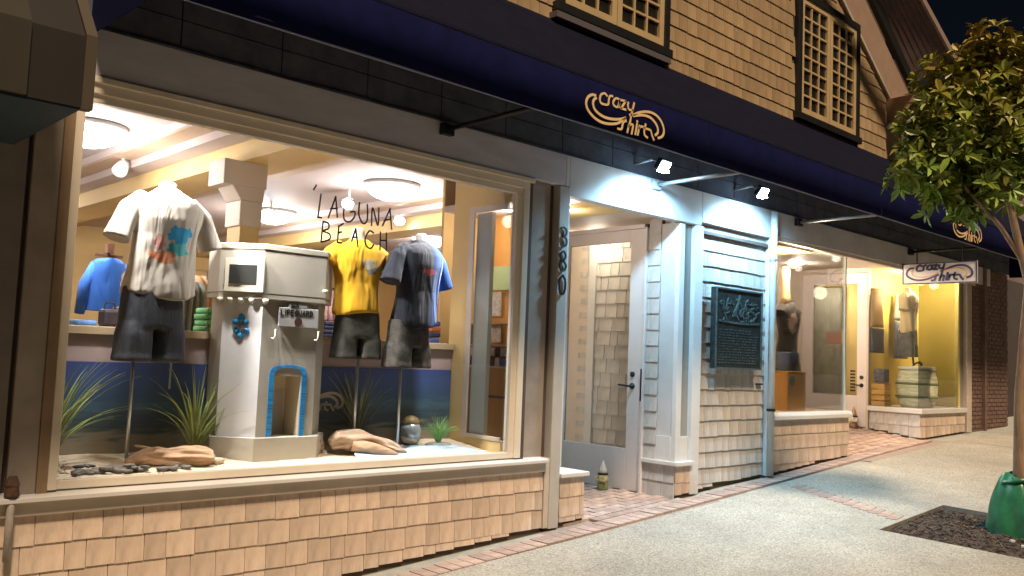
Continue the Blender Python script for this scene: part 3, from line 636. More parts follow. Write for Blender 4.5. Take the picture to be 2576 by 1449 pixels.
LOGO = [[(0.092,0.182),(0.054,0.178),(0.017,0.152),(0.0,0.113),(0.012,0.077),(0.046,0.049),(0.1,0.025),(0.168,0.014),(0.242,0.02),(0.321,0.04),(0.37,0.067),(0.41,0.093)],[(0.098,0.167),(0.075,0.146),(0.069,0.116),(0.087,0.087),(0.127,0.067),(0.181,0.056),(0.24,0.056),(0.31,0.066),(0.37,0.082),(0.41,0.098)],[(0.455,0.129),(0.507,0.144),(0.559,0.169),(0.623,0.189),(0.693,0.199),(0.76,0.19),(0.812,0.162),(0.842,0.123),(0.849,0.082),(0.828,0.05),(0.784,0.031)],[(0.497,0.132),(0.576,0.154),(0.64,0.163),(0.695,0.158),(0.746,0.134),(0.775,0.102),(0.777,0.068),(0.75,0.045)],[(0.208,0.206),(0.183,0.218),(0.149,0.202),(0.136,0.173),(0.142,0.149),(0.167,0.141),(0.221,0.15),(0.229,0.188),(0.242,0.214),(0.267,0.217)],[(0.338,0.212),(0.303,0.212),(0.279,0.187),(0.275,0.166),(0.295,0.154),(0.325,0.157),(0.339,0.191),(0.341,0.213),(0.338,0.157)],[(0.348,0.211),(0.407,0.216),(0.361,0.154),(0.41,0.156)],[(0.436,0.213),(0.432,0.185),(0.448,0.165),(0.485,0.17)],[(0.501,0.224),(0.485,0.17),(0.471,0.126),(0.463,0.084),(0.449,0.047),(0.435,0.001)],[(0.419,0.078),(0.391,0.065),(0.382,0.043),(0.371,0.011),(0.333,0.006)],[(0.444,0.043),(0.471,0.065),(0.495,0.064),(0.491,0.036),(0.482,0.0)],[(0.539,0.083),(0.524,0.005)],[(0.542,0.104),(0.54,0.096)],[(0.569,0.076),(0.55,0.006)],[(0.562,0.054),(0.585,0.074),(0.612,0.075)],[(0.637,0.101),(0.623,0.057),(0.627,0.023),(0.661,0.009)],[(0.612,0.071),(0.661,0.071),(0.694,0.068),(0.711,0.037),(0.735,0.007)]]
def logo(O, U, V, s, w, which=None, t=.004):
    m = MB()
    for i, st in enumerate(LOGO):
        if which and i not in which: continue
        k = .018 if i < 4 else .015
        if i == 6: 
            for a, b in zip(st[:-1], st[1:]): m.ribbon([(a[0]*s, a[1]*s),(b[0]*s, b[1]*s)], k*w, t, O, U, V)
        else: m.ribbon([(a*s, b*s) for a, b in st], k*w, t, O, U, V)
    return m
logo((4.258, Yf-.006, 3.153), (1,0,0), (0,0,1), 1, 1).build('logo', GOLD, aw, label='gold crazy shirts logo over the first entrance')
logo((10.62, Yf-.006, 3.158), (1,0,0), (0,0,1), 1.06, 1.05).build('logo', GOLD, aw, label='gold crazy shirts logo at the far end under the tree')

# ------------------------------------------------------------------ wall floodlights under the awning (both are lit in the photograph)
def flood(x, y, z, label, tgt):
    f = thing('floodlight', label, 'floodlight', (x, y, z), 'lit floodlights under the awning')
    Rr = Matrix.Rotation(math.radians(35), 3, 'X')
    MB().obox((x, y, z), (.13, .05, .10), Rr).build('housing', METB, f, bev=.006)
    q = Rr @ Vector((0, .03, -.0)); q2 = Vector((x, y-.0, z)) 
    MB().obox(Vector((x, y, z)) + Rr @ Vector((0, -.031, 0)), (.11, .012, .08), Rr).build('lens', mat('lit_led_lens', (.9,.95,1), .3, emit=(.6,.85,1), es=120), f)
    MB().obox(Vector((x, y, z)) + Vector((0, -.01, -.058)), (.10, .05, .012), Matrix.Identity(3)).build('lens', MATS['lit_led_lens'], f)
    MB().tube([(x, y+.03, z+.02),(x, y+.1, z+.06),(x, .02, z+.04)], .012, 8).build('bracket', METG, f)
    l = light('floodlight_lamp', 'SPOT', (x, y-.04, z-.075), 145, (.38, .73, 1.0), .06, tgt, 150, .6); l.parent = None
flood(5.93, -.30, 3.232, 'left of two lit blue-white floodlights, above the first entrance', (6.05, .05, 2.2))
flood(7.50, -.30, 3.255, 'right of two lit blue-white floodlights, above the bronze plaque', (7.60, .05, 2.2))

# ------------------------------------------------------------------ hanging sign
sg = thing('hanging_sign', 'white rectangular blade sign with dark blue logo hanging under awning', 'sign', (11.42, -.45, 2.7))
MB().box(11.40, 11.425, -.92, -.02, 2.685, 2.955).build('board', mat('white_sign_board', (.72,.68,.66), .5), sg, bev=.003)
MB().box(11.393, 11.40, -.92, -.02, 2.685, 2.70).box(11.393, 11.40, -.92, -.02, 2.94, 2.955).box(11.393, 11.40, -.92, -.905, 2.70, 2.94).box(11.393, 11.40, -.035, -.02, 2.70, 2.94).build('border', mat('navy_sign_paint', (.02,.018,.10), .5), sg)
SGN = MATS['navy_sign_paint']
logo((11.396, -.075, 2.722), (0,-1,0), (0,0,1), .93, 1.75, which=range(4, 17)).build('lettering', SGN, sg)
logo((11.397, -.075, 2.722), (0,-1,0), (0,0,1), .93, 1.35, which=(0, 2)).build('swoosh', SGN, sg)
logo((11.3965, -.075, 2.722), (0,-1,0), (0,0,1), .93, .8, which=(1, 3)).build('swoosh', mat('orange_sign_paint', (.75,.38,.12), .5), sg)
for y in (-.2, -.75): MB().tube([(11.412, y, 2.955),(11.412, y, 3.14)], .008, 6).build('chain_rod', METB, sg)

# ------------------------------------------------------------------ neighbouring canopy and wall on the left
nc = thing('neighbouring_canopy', 'dark brown boxed canopy with slanting roof at the upper left corner', 'canopy', (.9, -.6, 2.5))
prof = [(-.98, 2.515), (-.98, 2.815), (-.30, 3.60), (.0, 3.60), (.0, 2.515)]
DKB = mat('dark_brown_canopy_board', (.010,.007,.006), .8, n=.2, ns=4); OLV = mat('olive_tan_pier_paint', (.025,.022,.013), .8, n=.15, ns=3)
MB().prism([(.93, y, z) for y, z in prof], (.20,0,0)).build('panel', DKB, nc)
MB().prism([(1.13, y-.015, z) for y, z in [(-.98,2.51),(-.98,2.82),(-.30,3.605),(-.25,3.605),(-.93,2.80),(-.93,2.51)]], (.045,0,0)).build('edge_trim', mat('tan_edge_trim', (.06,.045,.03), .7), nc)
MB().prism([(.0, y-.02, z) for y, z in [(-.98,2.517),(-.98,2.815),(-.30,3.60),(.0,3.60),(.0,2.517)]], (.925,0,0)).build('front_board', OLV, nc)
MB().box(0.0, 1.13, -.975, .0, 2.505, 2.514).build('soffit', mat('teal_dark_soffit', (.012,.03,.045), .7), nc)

# brick pier at the right end and dark shop beyond
rb = thing('brick_pier', 'brown brick pier at the right end of the shop', 'brick wall', (14.5, 0, .75))
MB().box(13.83, 15.45, .02, .4, .70, 3.19).build('core', mat('brick_mortar', (.10,.075,.065), .9), rb)
q = MB(); r = 0; z = .72
while z < 3.17:
    x = 13.83 + (.1 if r % 2 else 0) - .1; 
    while x < 15.45:
        a, b = max(x, 13.83), min(x+.19, 15.45)
        if b - a > .02: q.box(a, b-.01, -.0+random.uniform(0,.004), .018, z, z+.052)
        x += .2
    z += .063; r += 1
o = q.build('bricks', BRKB, rb); o['kind'] = 'stuff'
MB().box(14.28, 14.36, -.05, .02, .74, 3.19).build('pilaster', BRKB, rb)
nb2 = thing('neighbouring_shop', 'dim brown building beyond the brick pier behind the tree', 'building', (20, 0, .9))
MB().box(15.5, 26, .6, 5, .6, 3.3).build('wall', mat('very_dark_brick', (.05,.035,.03), .9, n=.2, ns=4), nb2)
MB().box(15.9, 28, .9, 5, 3.3, 7.3).build('upper_wall', mat('dusky_rose_wall', (.19,.12,.10), .85, n=.2, ns=2), nb2)
MB().box(15.9, 28, .86, .9, 3.9, 3.98).box(15.9, 28, .86, .9, 4.9, 4.95).build('band', TANC, nb2)
MB().box(16.2, 16.9, .55, .6, 1.5, 2.5).build('poster_window', mat('bluish_window', (.08,.1,.14), .2, n=.5, ns=6, emit=(.25,.35,.5), es=.12), nb2)

# ------------------------------------------------------------------ shop interior
it = thing('shop_interior', 'bright yellow shop room with beamed ceiling seen through the big window', 'shop room', (4, 3, .4)); it['kind'] = 'structure'
MB().box(-1.2, 9.6, .10, 8.6, 3.15, 3.2).build('ceiling', CEIL, it)
MB().box(-1.2, 9.6, 8.2, 8.3, .3, 3.15).build('back_wall', YEL, it)
MB().box(-1.3, -1.2, .1, 8.2, .3, 3.15).build('left_wall', YEL, it)
MB().box(9.6, 9.7, 2.2, 8.2, .3, 3.15).build('right_wall', mat('orange_slat_wall', (.70,.36,.10), .6, n=.06, ns=3), it)
MB().box(-1.2, 9.6, .7, 8.2, .25, .3).build('floor', mat('brown_shop_floor', (.25,.18,.12), .5), it)
for bx in (2.84, 5.64, 8.44, 0.04):
    MB().box(bx, bx+.38, .13, 8.2, 2.88, 3.148).build('ceiling_beam', YEL, it, bev=.004)
    MB().box(bx-.33, bx-.002, .13, 8.2, 3.085, 3.148).build('crown_moulding', TANC, it)
    MB().prism([(bx-.17,.13,3.02),(bx-.002,.13,3.02),(bx-.002,.13,3.083),(bx-.17,.13,3.083)], (0,8.0,0)).build('crown_moulding', CEIL, it)
    MB().prism([(bx-.36,.13,3.148),(bx-.335,.13,3.10),(bx-.333,.13,3.148)], (0,8.0,0)).build('crown_bead', CEIL, it)
    MB().box(bx+.382, bx+1.05, .13, 8.2, 3.10, 3.148).build('crown_moulding', TANC, it)
    MB().box(bx+.382, bx+.62, .13, 8.2, 3.03, 3.098).build('crown_moulding', CEIL, it)
# column with white capital under the first beam
MB().box(2.855, 3.0, 1.07, 1.27, 1.2, 2.52).build('column', YEL, it)
t = MB()
t.box(2.84, 3.01, 1.055, 1.285, 2.42, 2.60); t.prism([(2.84,1.05,2.602),(3.01,1.05,2.602),(3.02,1.05,2.70),(2.77,1.05,2.70)], (0,.24,0)); t.box(2.70, 3.03, 1.045, 1.295, 2.70, 2.879)
t.build('column_capital', mat('cream_capital_paint', (.66,.59,.54), .6, n=.03, ns=3), it, bev=.004)
# side wall of the window display with its opening
SW = 4.545
sw = MB(); sw.box(SW, SW+.05, .53, .74, .82, 3.0); sw.box(SW, SW+.05, .08, .53, 2.74, 3.0); sw.box(SW, SW+.05, .08, .53, .82, .93); sw.build('display_side_wall', YEL, it)
MB().box(SW-.012, SW, .47, .53, .93, 2.74).box(SW-.012, SW, .08, .47, 2.69, 2.74).box(SW-.012, SW, .08, .47, .93, .96).build('opening_trim', TRIM, it, bev=.002)
MB().box(SW+.02, SW+.06, .30, .47, .96, 2.69).build('opening_door', mat('grey_green_glass_door', (.30,.32,.29), .2, n=.06, ns=3), it)
# niche beyond the opening: orange wall with shelves of small goods
MB().box(5.02, 5.05, .10, .95, .8, 3.1).build('niche_wall', MATS['orange_slat_wall'], it)
MB().box(4.60, 5.02, .94, .97, .8, 3.1).build('niche_back', YEL, it)
MB().box(4.60, 5.0, .1, .94, 2.75, 2.8).build('niche_soffit', CEIL, it)
MB().box(5.0, 5.02, .45, .93, 2.12, 2.32).build('niche_panel', mat('pale_green_panel', (.5,.66,.38), .6), it)
MB().box(4.97, 5.0, .45, .93, .82, 1.47).build('niche_cabinet', mat('honey_wood', (.55,.33,.09), .5, n=.15, ns=5, stretch=(1,1,.2)), it)
MB().box(4.96, 4.97, .45, .93, 1.22, 1.24).build('cabinet_gap', PILD, it)
for z in (1.48, 1.66, 1.84): MB().box(4.90, 5.0, .45, .93, z-.012, z).build('niche_shelf', TRIM, it)

# lamps
def dome(x, y, r, label, p=55):
    t = thing('dome_light', label, 'ceiling light', (x, y, 3.148), 'lit ceiling domes in the shop')
    MB().lathe([(r*1.12,0),(r*1.12,-.02),(r*1.02,-.035),(r*.98,-.035)], (x,y,3.146), 28).build('rim', mat('pale_blue_white_enamel', (.62,.68,.74), .3), t, smooth=True)
    MB().lathe([(r,-.03)]+[(r*math.cos(a), -.03-r*.55*math.sin(a)) for a in (.3,.6,.9,1.2)]+[(.01,-.03-r*.55)], (x,y,3.146), 28).build('diffuser', mat('lit_opal_glass', (.9,.9,1), .4, emit=(.90,.94,1.0), es=11), t, smooth=True)
    light('dome_lamp', 'POINT', (x, y, 3.148-r*.55-.30), p*.72, (1.0, .88, .78), .2)
dome(2.10, 2.05, .24, 'lit ceiling dome at the upper left of the window', 70)
dome(4.80, 2.00, .235, 'lit ceiling dome right of the painted window letters', 55)
dome(4.95, 4.55, .23, 'farther lit ceiling dome behind the lifeguard tower top', 60)
dome(2.0, 5.6, .24, 'lit ceiling dome deep in the shop behind the white shirt', 60)
dome(7.3, 4.6, .24, 'lit ceiling dome behind the window side wall', 55)
def track_spot(x, y, dirv, label, lit=True, p=30, tgt=None):
    t = thing('track_spotlight', label, 'spotlight', (x, y, 3.14), 'white track spotlights')
    d = Vector(dirv).normalized(); c = Vector((x, y, 3.02))
    MB().tube([(x,y,3.146),(x,y,3.05)], .012, 8).build('stem', TRIMW, t)
    MB().tube([c-d*.06, c-d*.02, c+d*.08], [.035,.05,.062], 14).build('head', mat('white_spot_enamel', (.7,.76,.8), .3), t, smooth=True)
    MB().tube([c+d*.0805, c+d*.084], .055, 14).build('lens', mat('lit_spot_lens', (.9,.95,1), .3, emit=(.75,.88,1), es=40) if lit else mat('dim_spot_lens', (.5,.5,.5), .2), t)
    if tgt: light('spot_lamp', 'SPOT', c+d*.10, p, (1.0,.95,.88), .04, tgt, 70, .5)
track_spot(2.60, 2.75, (-.5,-.5,-.75), 'unlit-looking white spotlight beside the upper left ceiling dome', False)
track_spot(4.72, 2.60, (-.6,-.7,-.35), 'lit white spotlight just left of the right ceiling dome', True)
track_spot(4.60, 3.95, (-.6,-.7,-.35), 'lit white spotlight over the farther ceiling dome', True)
track_spot(5.55, 2.90, (-.3,-.6,-.75), 'white spotlight to the lower right of the right ceiling dome', True)
track_spot(5.90, 4.70, (-.6,-.7,-.25), 'small lit spotlight seen through the letters of BEACH', True)
# display track close to the glass, above the frame
MB().box(1.6, 4.5, .30, .33, 3.12, 3.148).build('display_track', TRIMW, it)
for i, (x, tx, tz, p) in enumerate(((1.62, 2.55, 1.3, 190), (2.35, 3.35, 1.3, 150), (3.10, 3.95, 1.3, 170), (4.30, 3.7, 1.0, 170), (2.95, 2.0, 1.2, 120))):
    t = thing('display_spotlight', ['first','second','third','fourth','fifth'][i] + ' small spotlight on the track above the window display', 'spotlight', (x, .30, 3.12), 'spotlights on the display track')
    c = Vector((x, .13, 3.02)); d = (Vector((tx, .40, tz)) - c).normalized()
    MB().tube([c-d*.05, c, c+d*.06], [.025,.035,.04], 12).build('head', TRIMW, t, smooth=True); MB().tube([(x,.3,3.12), c], .01, 6).build('stem', TRIMW, t)
    light('display_lamp', 'SPOT', c+d*.08, p, (1.0,.95,.90), .06, c+d*3, 80, 1.0)
MB().lathe([(.04,0),(.04,-.015),(.015,-.02),(.012,-.05),(.03,-.055),(.001,-.06)], (3.55, .85, 3.148), 12).build('fire_sprinkler', METG, it)
for x, y, z, p, lb in ((5.66,.52,2.93,11,'small lit downlight inside the first entrance'), (10.28,.30,3.0,30,'nearer round downlight in the ceiling of the second entrance'), (11.1,1.25,3.0,26,'farther round downlight, added at a reflection, in the second entrance ceiling')):  # farther one stands where a reflection shows, added as a lamp
    dl = thing('downlight', lb, 'downlight', (x, y, z), 'recessed entrance downlights')
    MB().tube([(x,y,z-.001),(x,y,z-.012)], .07, 20).build('ring', TRIMW, dl); MB().tube([(x,y,z-.0125),(x,y,z-.016)], .052, 20).build('lens', mat('lit_downlight', (.9,.9,.8), .3, emit=(1,.93,.82), es=12), dl)
    light('downlight_lamp', 'POINT', (x, y, z-.07), p, (1.0,.83,.68), .05)
light('added_niche_lamp', 'POINT', (4.8, .35, 2.65), 7, (1.0,.92,.82), .05)  # niche, door and display-bay lamps are added, with no visible source
light('added_vestibule_lamp', 'POINT', (7.22, 1.55, 2.85), 9, (1.0,.86,.70), .1)
light('added_inner_lamp', 'POINT', (12.4, 1.6, 2.7), 12, (1.0,.88,.66), .1)
light('added_bay_lamp', 'POINT', (8.95, .14, 2.72), 105, (1.0,.80,.55), .06)
light('added_end_lamp', 'POINT', (12.7, .25, 2.85), 42, (1.0,.86,.55), .06)
light('added_end_lamp', 'POINT', (13.3, .30, 2.85), 14, (1.0,.86,.55), .06)

for x, y, z, lb in ((4.8,.35,2.75,'added ceiling light over the orange niche shelves'), (7.22,1.55,2.97,'added ceiling light behind the first entrance door'), (12.4,1.6,3.0,'added ceiling light behind the second entrance door'), (8.95,.14,2.86,'added ceiling light over the orange pedestal'), (12.7,.25,3.0,'added ceiling light over the woven drum'), (13.3,.30,3.0,'added ceiling light at the right end of the yellow display')):  # fixtures added to go with the unseen lamps above
    dl = thing('added_downlight', lb, 'downlight', (x, y, z), 'added lights over displays and behind doors')
    MB().tube([(x,y,z-.001),(x,y,z-.012)], .05, 16).build('ring', TRIMW, dl); MB().tube([(x,y,z-.0125),(x,y,z-.016)], .036, 16).build('lens', MATS['lit_downlight'], dl)

# ------------------------------------------------------------------ window display: sand, partition with sea print, ledge
def sand(x, y): return .82 + .12*y + .012*noise.noise((x*4, y*4, 0)) + .004*noise.noise((x*20, y*20, 2))
vs = []; fs = []; nx, ny = 150, 32
for i in range(nx+1):
    for k in range(ny+1): x = 1.40 + 3.14*i/nx; y = .052 + .63*k/ny; vs.append((x, y, sand(x, y)))
for i in range(nx):
    for k in range(ny): a = i*(ny+1)+k; fs.append((a, a+ny+1, a+ny+2, a+1))
MB().add(vs, fs).build('sand', SAND, kind='stuff', smooth=True, label='pale beach sand spread over the window display floor')
bcl = MB().add([(3.30,.10,.845),(4.45,.09,.845),(4.35,.35,.875),(3.9,.42,.883),(3.4,.30,.868)], [(0,1,2,3,4)]); o = bcl.build('blue_cloth', mat('pale_blue_cloth', (.38,.52,.66), .8, n=.3, ns=8), kind='thing', label='pale blue cloth lying on the sand under the right driftwood', cat='cloth')
for p_ in o.data.vertices: p_.co.z += .01
pt = thing('display_partition', 'mauve half wall with a wide printed sea photograph behind the display', 'partition', (3, .70, .82))
MB().box(1.3, 4.54, .69, .74, .80, 1.60).build('panel', mat('mauve_grey_panel', (.36,.28,.27), .7, n=.06, ns=2), pt)
MB().box(1.3, 4.54, .66, 1.15, 1.60, 1.65).build('ledge', mat('olive_tan_ledge', (.40,.31,.19), .5, n=.08, ns=3), pt, bev=.004)
def sea():
    m = bpy.data.materials.new('printed_sea_photograph'); m.use_nodes = True; t = m.node_tree; L = t.links; b = t.nodes['Principled BSDF']; b.inputs['Roughness'].default_value = .6
    tc = t.nodes.new('ShaderNodeTexCoord'); sp = t.nodes.new('ShaderNodeSeparateXYZ'); L.new(tc.outputs['Object'], sp.inputs[0])
    mp = t.nodes.new('ShaderNodeMapping'); mp.inputs['Scale'].default_value = (3, 1, 22); L.new(tc.outputs['Object'], mp.inputs[0])
    n = t.nodes.new('ShaderNodeTexNoise'); n.inputs['Scale'].default_value = 1.4; n.inputs['Detail'].default_value = 7; n.inputs['Distortion'].default_value = .6; L.new(mp.outputs[0], n.inputs['Vector'])
    mr = t.nodes.new('ShaderNodeMapRange'); mr.inputs[1].default_value = .08; mr.inputs[2].default_value = .62; L.new(sp.outputs[2], mr.inputs[0])
    ad = t.nodes.new('ShaderNodeMath'); ad.operation = 'MULTIPLY_ADD'; ad.inputs[1].default_value = .42; L.new(n.outputs[0], ad.inputs[0]); 
    sb = t.nodes.new('ShaderNodeMath'); sb.operation = 'SUBTRACT'; sb.inputs[1].default_value = .21; L.new(mr.outputs[0], sb.inputs[0]); L.new(sb.outputs[0], ad.inputs[2])
    r = t.nodes.new('ShaderNodeValToRGB'); L.new(ad.outputs[0], r.inputs[0]); e = r.color_ramp.elements
    e[0].position = 0; e[0].color = (.30,.25,.17,1); e[1].position = 1; e[1].color = (.03,.06,.22,1)
    for p_, c in ((.17,(.24,.22,.16,1)),(.24,(.07,.10,.10,1)),(.36,(.035,.07,.10,1)),(.5,(.06,.13,.19,1)),(.62,(.03,.08,.17,1)),(.8,(.035,.08,.22,1))): x = e.new(p_); x.color = c
    L.new(r.outputs[0], b.inputs['Base Color']); return m
MB().box(1.3, 4.535, .680, .689, .83, 1.44).build('sea_print', sea(), pt)
logo((2.99, .679, 1.13), (1,0,0), (0,0,1), .64, 1.1).build('printed_logo', mat('cream_print', (.62,.56,.42), .6), pt)

# ------------------------------------------------------------------ mannequins
def print_mat(name, base, spots, rough=.85):
    """cloth with printed patches: spots = (cx, cz, rx, rz, colour, noise scale)"""
    m = bpy.data.materials.new(name); m.use_nodes = True; t = m.node_tree; L = t.links; b = t.nodes['Principled BSDF']; b.inputs['Roughness'].default_value = rough; b.inputs['Sheen Weight'].default_value = .15
    tc = t.nodes.new('ShaderNodeTexCoord'); sp = t.nodes.new('ShaderNodeSeparateXYZ'); L.new(tc.outputs['Object'], sp.inputs[0]); cur = None
    def mth(op, a, bb, c=None):
        n = t.nodes.new('ShaderNodeMath'); n.operation = op
        for i, q in enumerate((a, bb, c)):
            if q is None: continue
            if isinstance(q, (int, float)): n.inputs[i].default_value = q
            else: L.new(q, n.inputs[i])
        return n.outputs[0]
    for cx, cz, rx, rz, col, ns in spots:
        dx = mth('DIVIDE', mth('SUBTRACT', sp.outputs[0], cx), rx); dz = mth('DIVIDE', mth('SUBTRACT', sp.outputs[2], cz), rz)
        r2 = mth('ADD', mth('MULTIPLY', dx, dx), mth('MULTIPLY', dz, dz))
        no = t.nodes.new('ShaderNodeTexNoise'); no.inputs['Scale'].default_value = ns; no.inputs['Detail'].default_value = 3; L.new(tc.outputs['Object'], no.inputs['Vector'])
        v_ = mth('ADD', mth('MULTIPLY', no.outputs[0], 1.7), mth('MULTIPLY', r2, .75))
        mask = mth('LESS_THAN', v_, 1.32)
        front = mth('LESS_THAN', sp.outputs[1], 0.0); mask = mth('MULTIPLY', mask, front)
        mx = t.nodes.new('ShaderNodeMix'); mx.data_type = 'RGBA'; L.new(mask, mx.inputs[0])
        if cur: L.new(cur, mx.inputs[6])
        else: mx.inputs[6].default_value = (*base, 1)
        mx.inputs[7].default_value = (*col, 1); cur = mx.outputs[2]
    if cur: L.new(cur, b.inputs['Base Color'])
    else: b.inputs['Base Color'].default_value = (*base, 1)
    nb_ = t.nodes.new('ShaderNodeTexNoise'); nb_.inputs['Scale'].default_value = 5; mp = t.nodes.new('ShaderNodeMapping'); mp.inputs['Scale'].default_value = (1.6,1.6,.45); L.new(tc.outputs['Object'], mp.inputs[0]); L.new(mp.outputs[0], nb_.inputs['Vector']); nb_.inputs['Distortion'].default_value = .8
    bp = t.nodes.new('ShaderNodeBump'); bp.inputs['Strength'].default_value = .7; bp.inputs['Distance'].default_value = .05; L.new(nb_.outputs[0], bp.inputs['Height']); L.new(bp.outputs[0], b.inputs['Normal'])
    return m
def shirt(t, cx, cy, z0, z1, w, dpt, m, tilt=0, slim=1.0, sleeve=.20, seed=0, vneck=False, rot=0.0, sleeve_out=.30):
    """shirt body lofted as one cloth surface with folds, sleeves grown from the shoulders"""
    H_ = z1 - z0; rings = []; N = 40
    prof = [(0,.80*slim,.86),(.04,.81*slim,.88),(.12,.79*slim,.86),(.25,.76*slim,.82),(.4,.75*slim,.82),(.55,.80,.9),(.70,.88,1.0),(.82,.93,1.0),(.89,.90,.92),(.94,.72,.76),(.975,.46,.55),(1.0,.26,.40)]
    Rz = Matrix.Rotation(rot, 3, 'Z')
    b = MB(); vs = []; n = N
    for ti, (h, wx, wy) in enumerate(prof):
        z = z0 + H_*h
        for k in range(n):
            a = 2*PI*k/n; fold = 1 + .05*(1-h)*math.sin(a*5+seed+h*4) + .045*(1-h*.7)*noise.noise((math.cos(a)*2.2+seed, math.sin(a)*2.2, h*1.6)) 
            if .02 < h < .6: fold += .035*math.sin(a*9 + seed*2 + h*9)*(1-h)
            sx = abs(math.cos(a))**.75*math.copysign(1, math.cos(a)); sy = abs(math.sin(a))**.85*math.copysign(1, math.sin(a))
            p = Vector((sx*w/2*wx*fold, sy*dpt/2*wy*fold - .012*math.sin(h*PI), 0)); p = Rz @ p
            zz = z + (.02*math.sin(a*2+seed) if h == 0 else 0) - (.05*abs(math.cos(a))**2*(h > .85)*(1 if h < 1 else 0)*.6)
            vs.append((cx + p.x + tilt*h, cy + p.y, zz))
    fs = []
    for i in range(len(prof)-1):
        for k in range(n): fs.append((i*n+k, i*n+(k+1)%n, (i+1)*n+(k+1)%n, (i+1)*n+k))
    fs += [tuple(range(n)), tuple((len(prof)-1)*n+k for k in range(n))]
    b.add(vs, fs)
    for sgn in (-1, 1):
        s0 = Vector((cx+tilt,cy,0)) + Rz @ Vector((sgn*w*.36, 0, 0)); s0.z = z0 + H_*.87
        s1 = s0 + Rz @ Vector((sgn*w*.13, -.005, 0)) + Vector((0,0,-H_*.10)); s2 = s0 + Rz @ Vector((sgn*w*(.13+sleeve_out*.5), -.01, 0)) + Vector((0,0,-sleeve*1.25))
        mid = (s1+s2)/2
        b.tube([s0 + (s0-s1)*.4, s1, mid, s2], [H_*.07, H_*.105, H_*.112, H_*.128], 18, cap=True, flat=.85)
    o = b.build('shirt', m, t, smooth=True); r_ = o.modifiers.new('r', 'REMESH'); r_.mode = 'VOXEL'; r_.voxel_size = .009; r_.use_smooth_shade = True; s_ = o.modifiers.new('s', 'SMOOTH'); s_.iterations = 4; s_.factor = .5
    return o
def shorts(t, cx, cy, z0, z1, w, dpt, m, spread=.06, rot=0.0, seed=0):
    """loose shorts: straight hips, two wide hanging legs with fold lines"""
    b = MB(); Hh = z1 - z0; N = 28; Rz = Matrix.Rotation(rot, 3, 'Z')
    def ring(h, off, rx, ry, ph, amp):
        out = []
        for k in range(N):
            a = 2*PI*k/N; f = 1 + amp*(.6*math.sin(a*5+ph) + .4*math.sin(a*9+ph*2+h*3))
            p = Rz @ Vector((off + abs(math.cos(a))**.62*math.copysign(1, math.cos(a))*rx*f, abs(math.sin(a))**.7*math.copysign(1, math.sin(a))*ry*f, 0)); out.append((cx+p.x, cy+p.y, z0+Hh*h))
        return out
    def shell(rings):
        vs = [p for r in rings for p in r]; n = len(rings)
        b.add(vs, [(i*N+k, i*N+(k+1)%N, (i+1)*N+(k+1)%N, (i+1)*N+k) for i in range(n-1) for k in range(N)] + [tuple(range(N)), tuple((n-1)*N+k for k in range(N))])
    shell([ring(h, 0, w/2*q, dpt/2*(.86+.14*q), seed, .012) for h, q in ((1.0,.92),(.93,.94),(.8,.97),(.62,1.0),(.44,1.0))])
    for sg in (-1, 1):
        shell([ring(h, sg*(w*.25 + spread*(1-h)*.3), w*.245*(1+.05*(1-h))*(.80 if h > .55 else .93 if h > .4 else 1), dpt/2*.97*(.80 if h > .55 else .93 if h > .4 else 1), seed+sg, .035*(1-h)) for h in (.60,.48,.36,.24,.12,.02)])
        shell([ring(h, sg*(w*.25 + spread*(1-h)*.3), w*.245*(1+.05*(1-h))+.004, dpt/2*.97+.004, seed+sg, .035*(1-h)) for h in (.075, .0)])
    o = b.build('shorts', m, t, smooth=True); r_ = o.modifiers.new('r', 'REMESH'); r_.mode = 'VOXEL'; r_.voxel_size = .008; r_.use_smooth_shade = True; s_ = o.modifiers.new('s', 'SMOOTH'); s_.iterations = 14; s_.factor = .6; return o
def neck(t, cx, cy, z, r=.055, m=SKIN, lean=0):
    MB().loft([(z-.10,cx,cy,r*1.9,r*1.5),(z-.04,cx,cy,r*1.15,r*1.1),(z,cx+lean,cy,r,r),(z+.035,cx+lean,cy,r*.96,r*.96),(z+.05,cx+lean,cy,r*.6,r*.6)], 20).build('neck', m, t, smooth=True)
DEN = mat('charcoal_denim', (.042,.046,.058), .8, n=.45, ns=7, bump=.4, bs=40, stretch=(2.5,1,.5))
CHK = mat('dark_olive_shorts', (.05,.05,.038), .8, n=.3, ns=10, bump=.3, bs=40)
CAM = mat('black_patterned_shorts', (.02,.022,.03), .8, n=.2, ns=22, col2=(.10,.085,.06), bump=.3, bs=30)
m1 = thing('mannequin', 'mannequin in cream tee with palm print and charcoal denim shorts, leftmost in window', 'mannequin', (2.03, .36, .86))
W1 = print_mat('cream_tee_with_beach_print', (.60,.54,.46), [(.06,.30+1.03,.085,.075,(.02,.36,.70),24),(.05,.22+1.03,.085,.05,(.10,.55,.62),30),(-.03,.17+1.03,.10,.045,(.70,.26,.12),34),(-.06,.25+1.03,.04,.06,(.55,.25,.22),40)])
shirt(m1, 2.03, .36, 1.83, 2.475, .47, .25, W1, seed=1.3, slim=1.10, sleeve=.20, rot=.15, tilt=.015)
neck(m1, 2.045, .36, 2.465)
shorts(m1, 2.00, .36, 1.455, 1.89, .37, .20, DEN, spread=.06, rot=.2)
MB().tube([(1.93,.40,.90),(1.93,.40,1.6)], .010, 8).build('stand_rod', CHRO, m1, smooth=True)
MB().tube([(2.13,.35,1.30),(2.13,.35,1.62)], .006, 8).build('support_rod', CHRO, m1)
m2 = thing('mannequin', 'mannequin in yellow tee with grey print and olive shorts, middle of window', 'mannequin', (3.40, .38, .87))
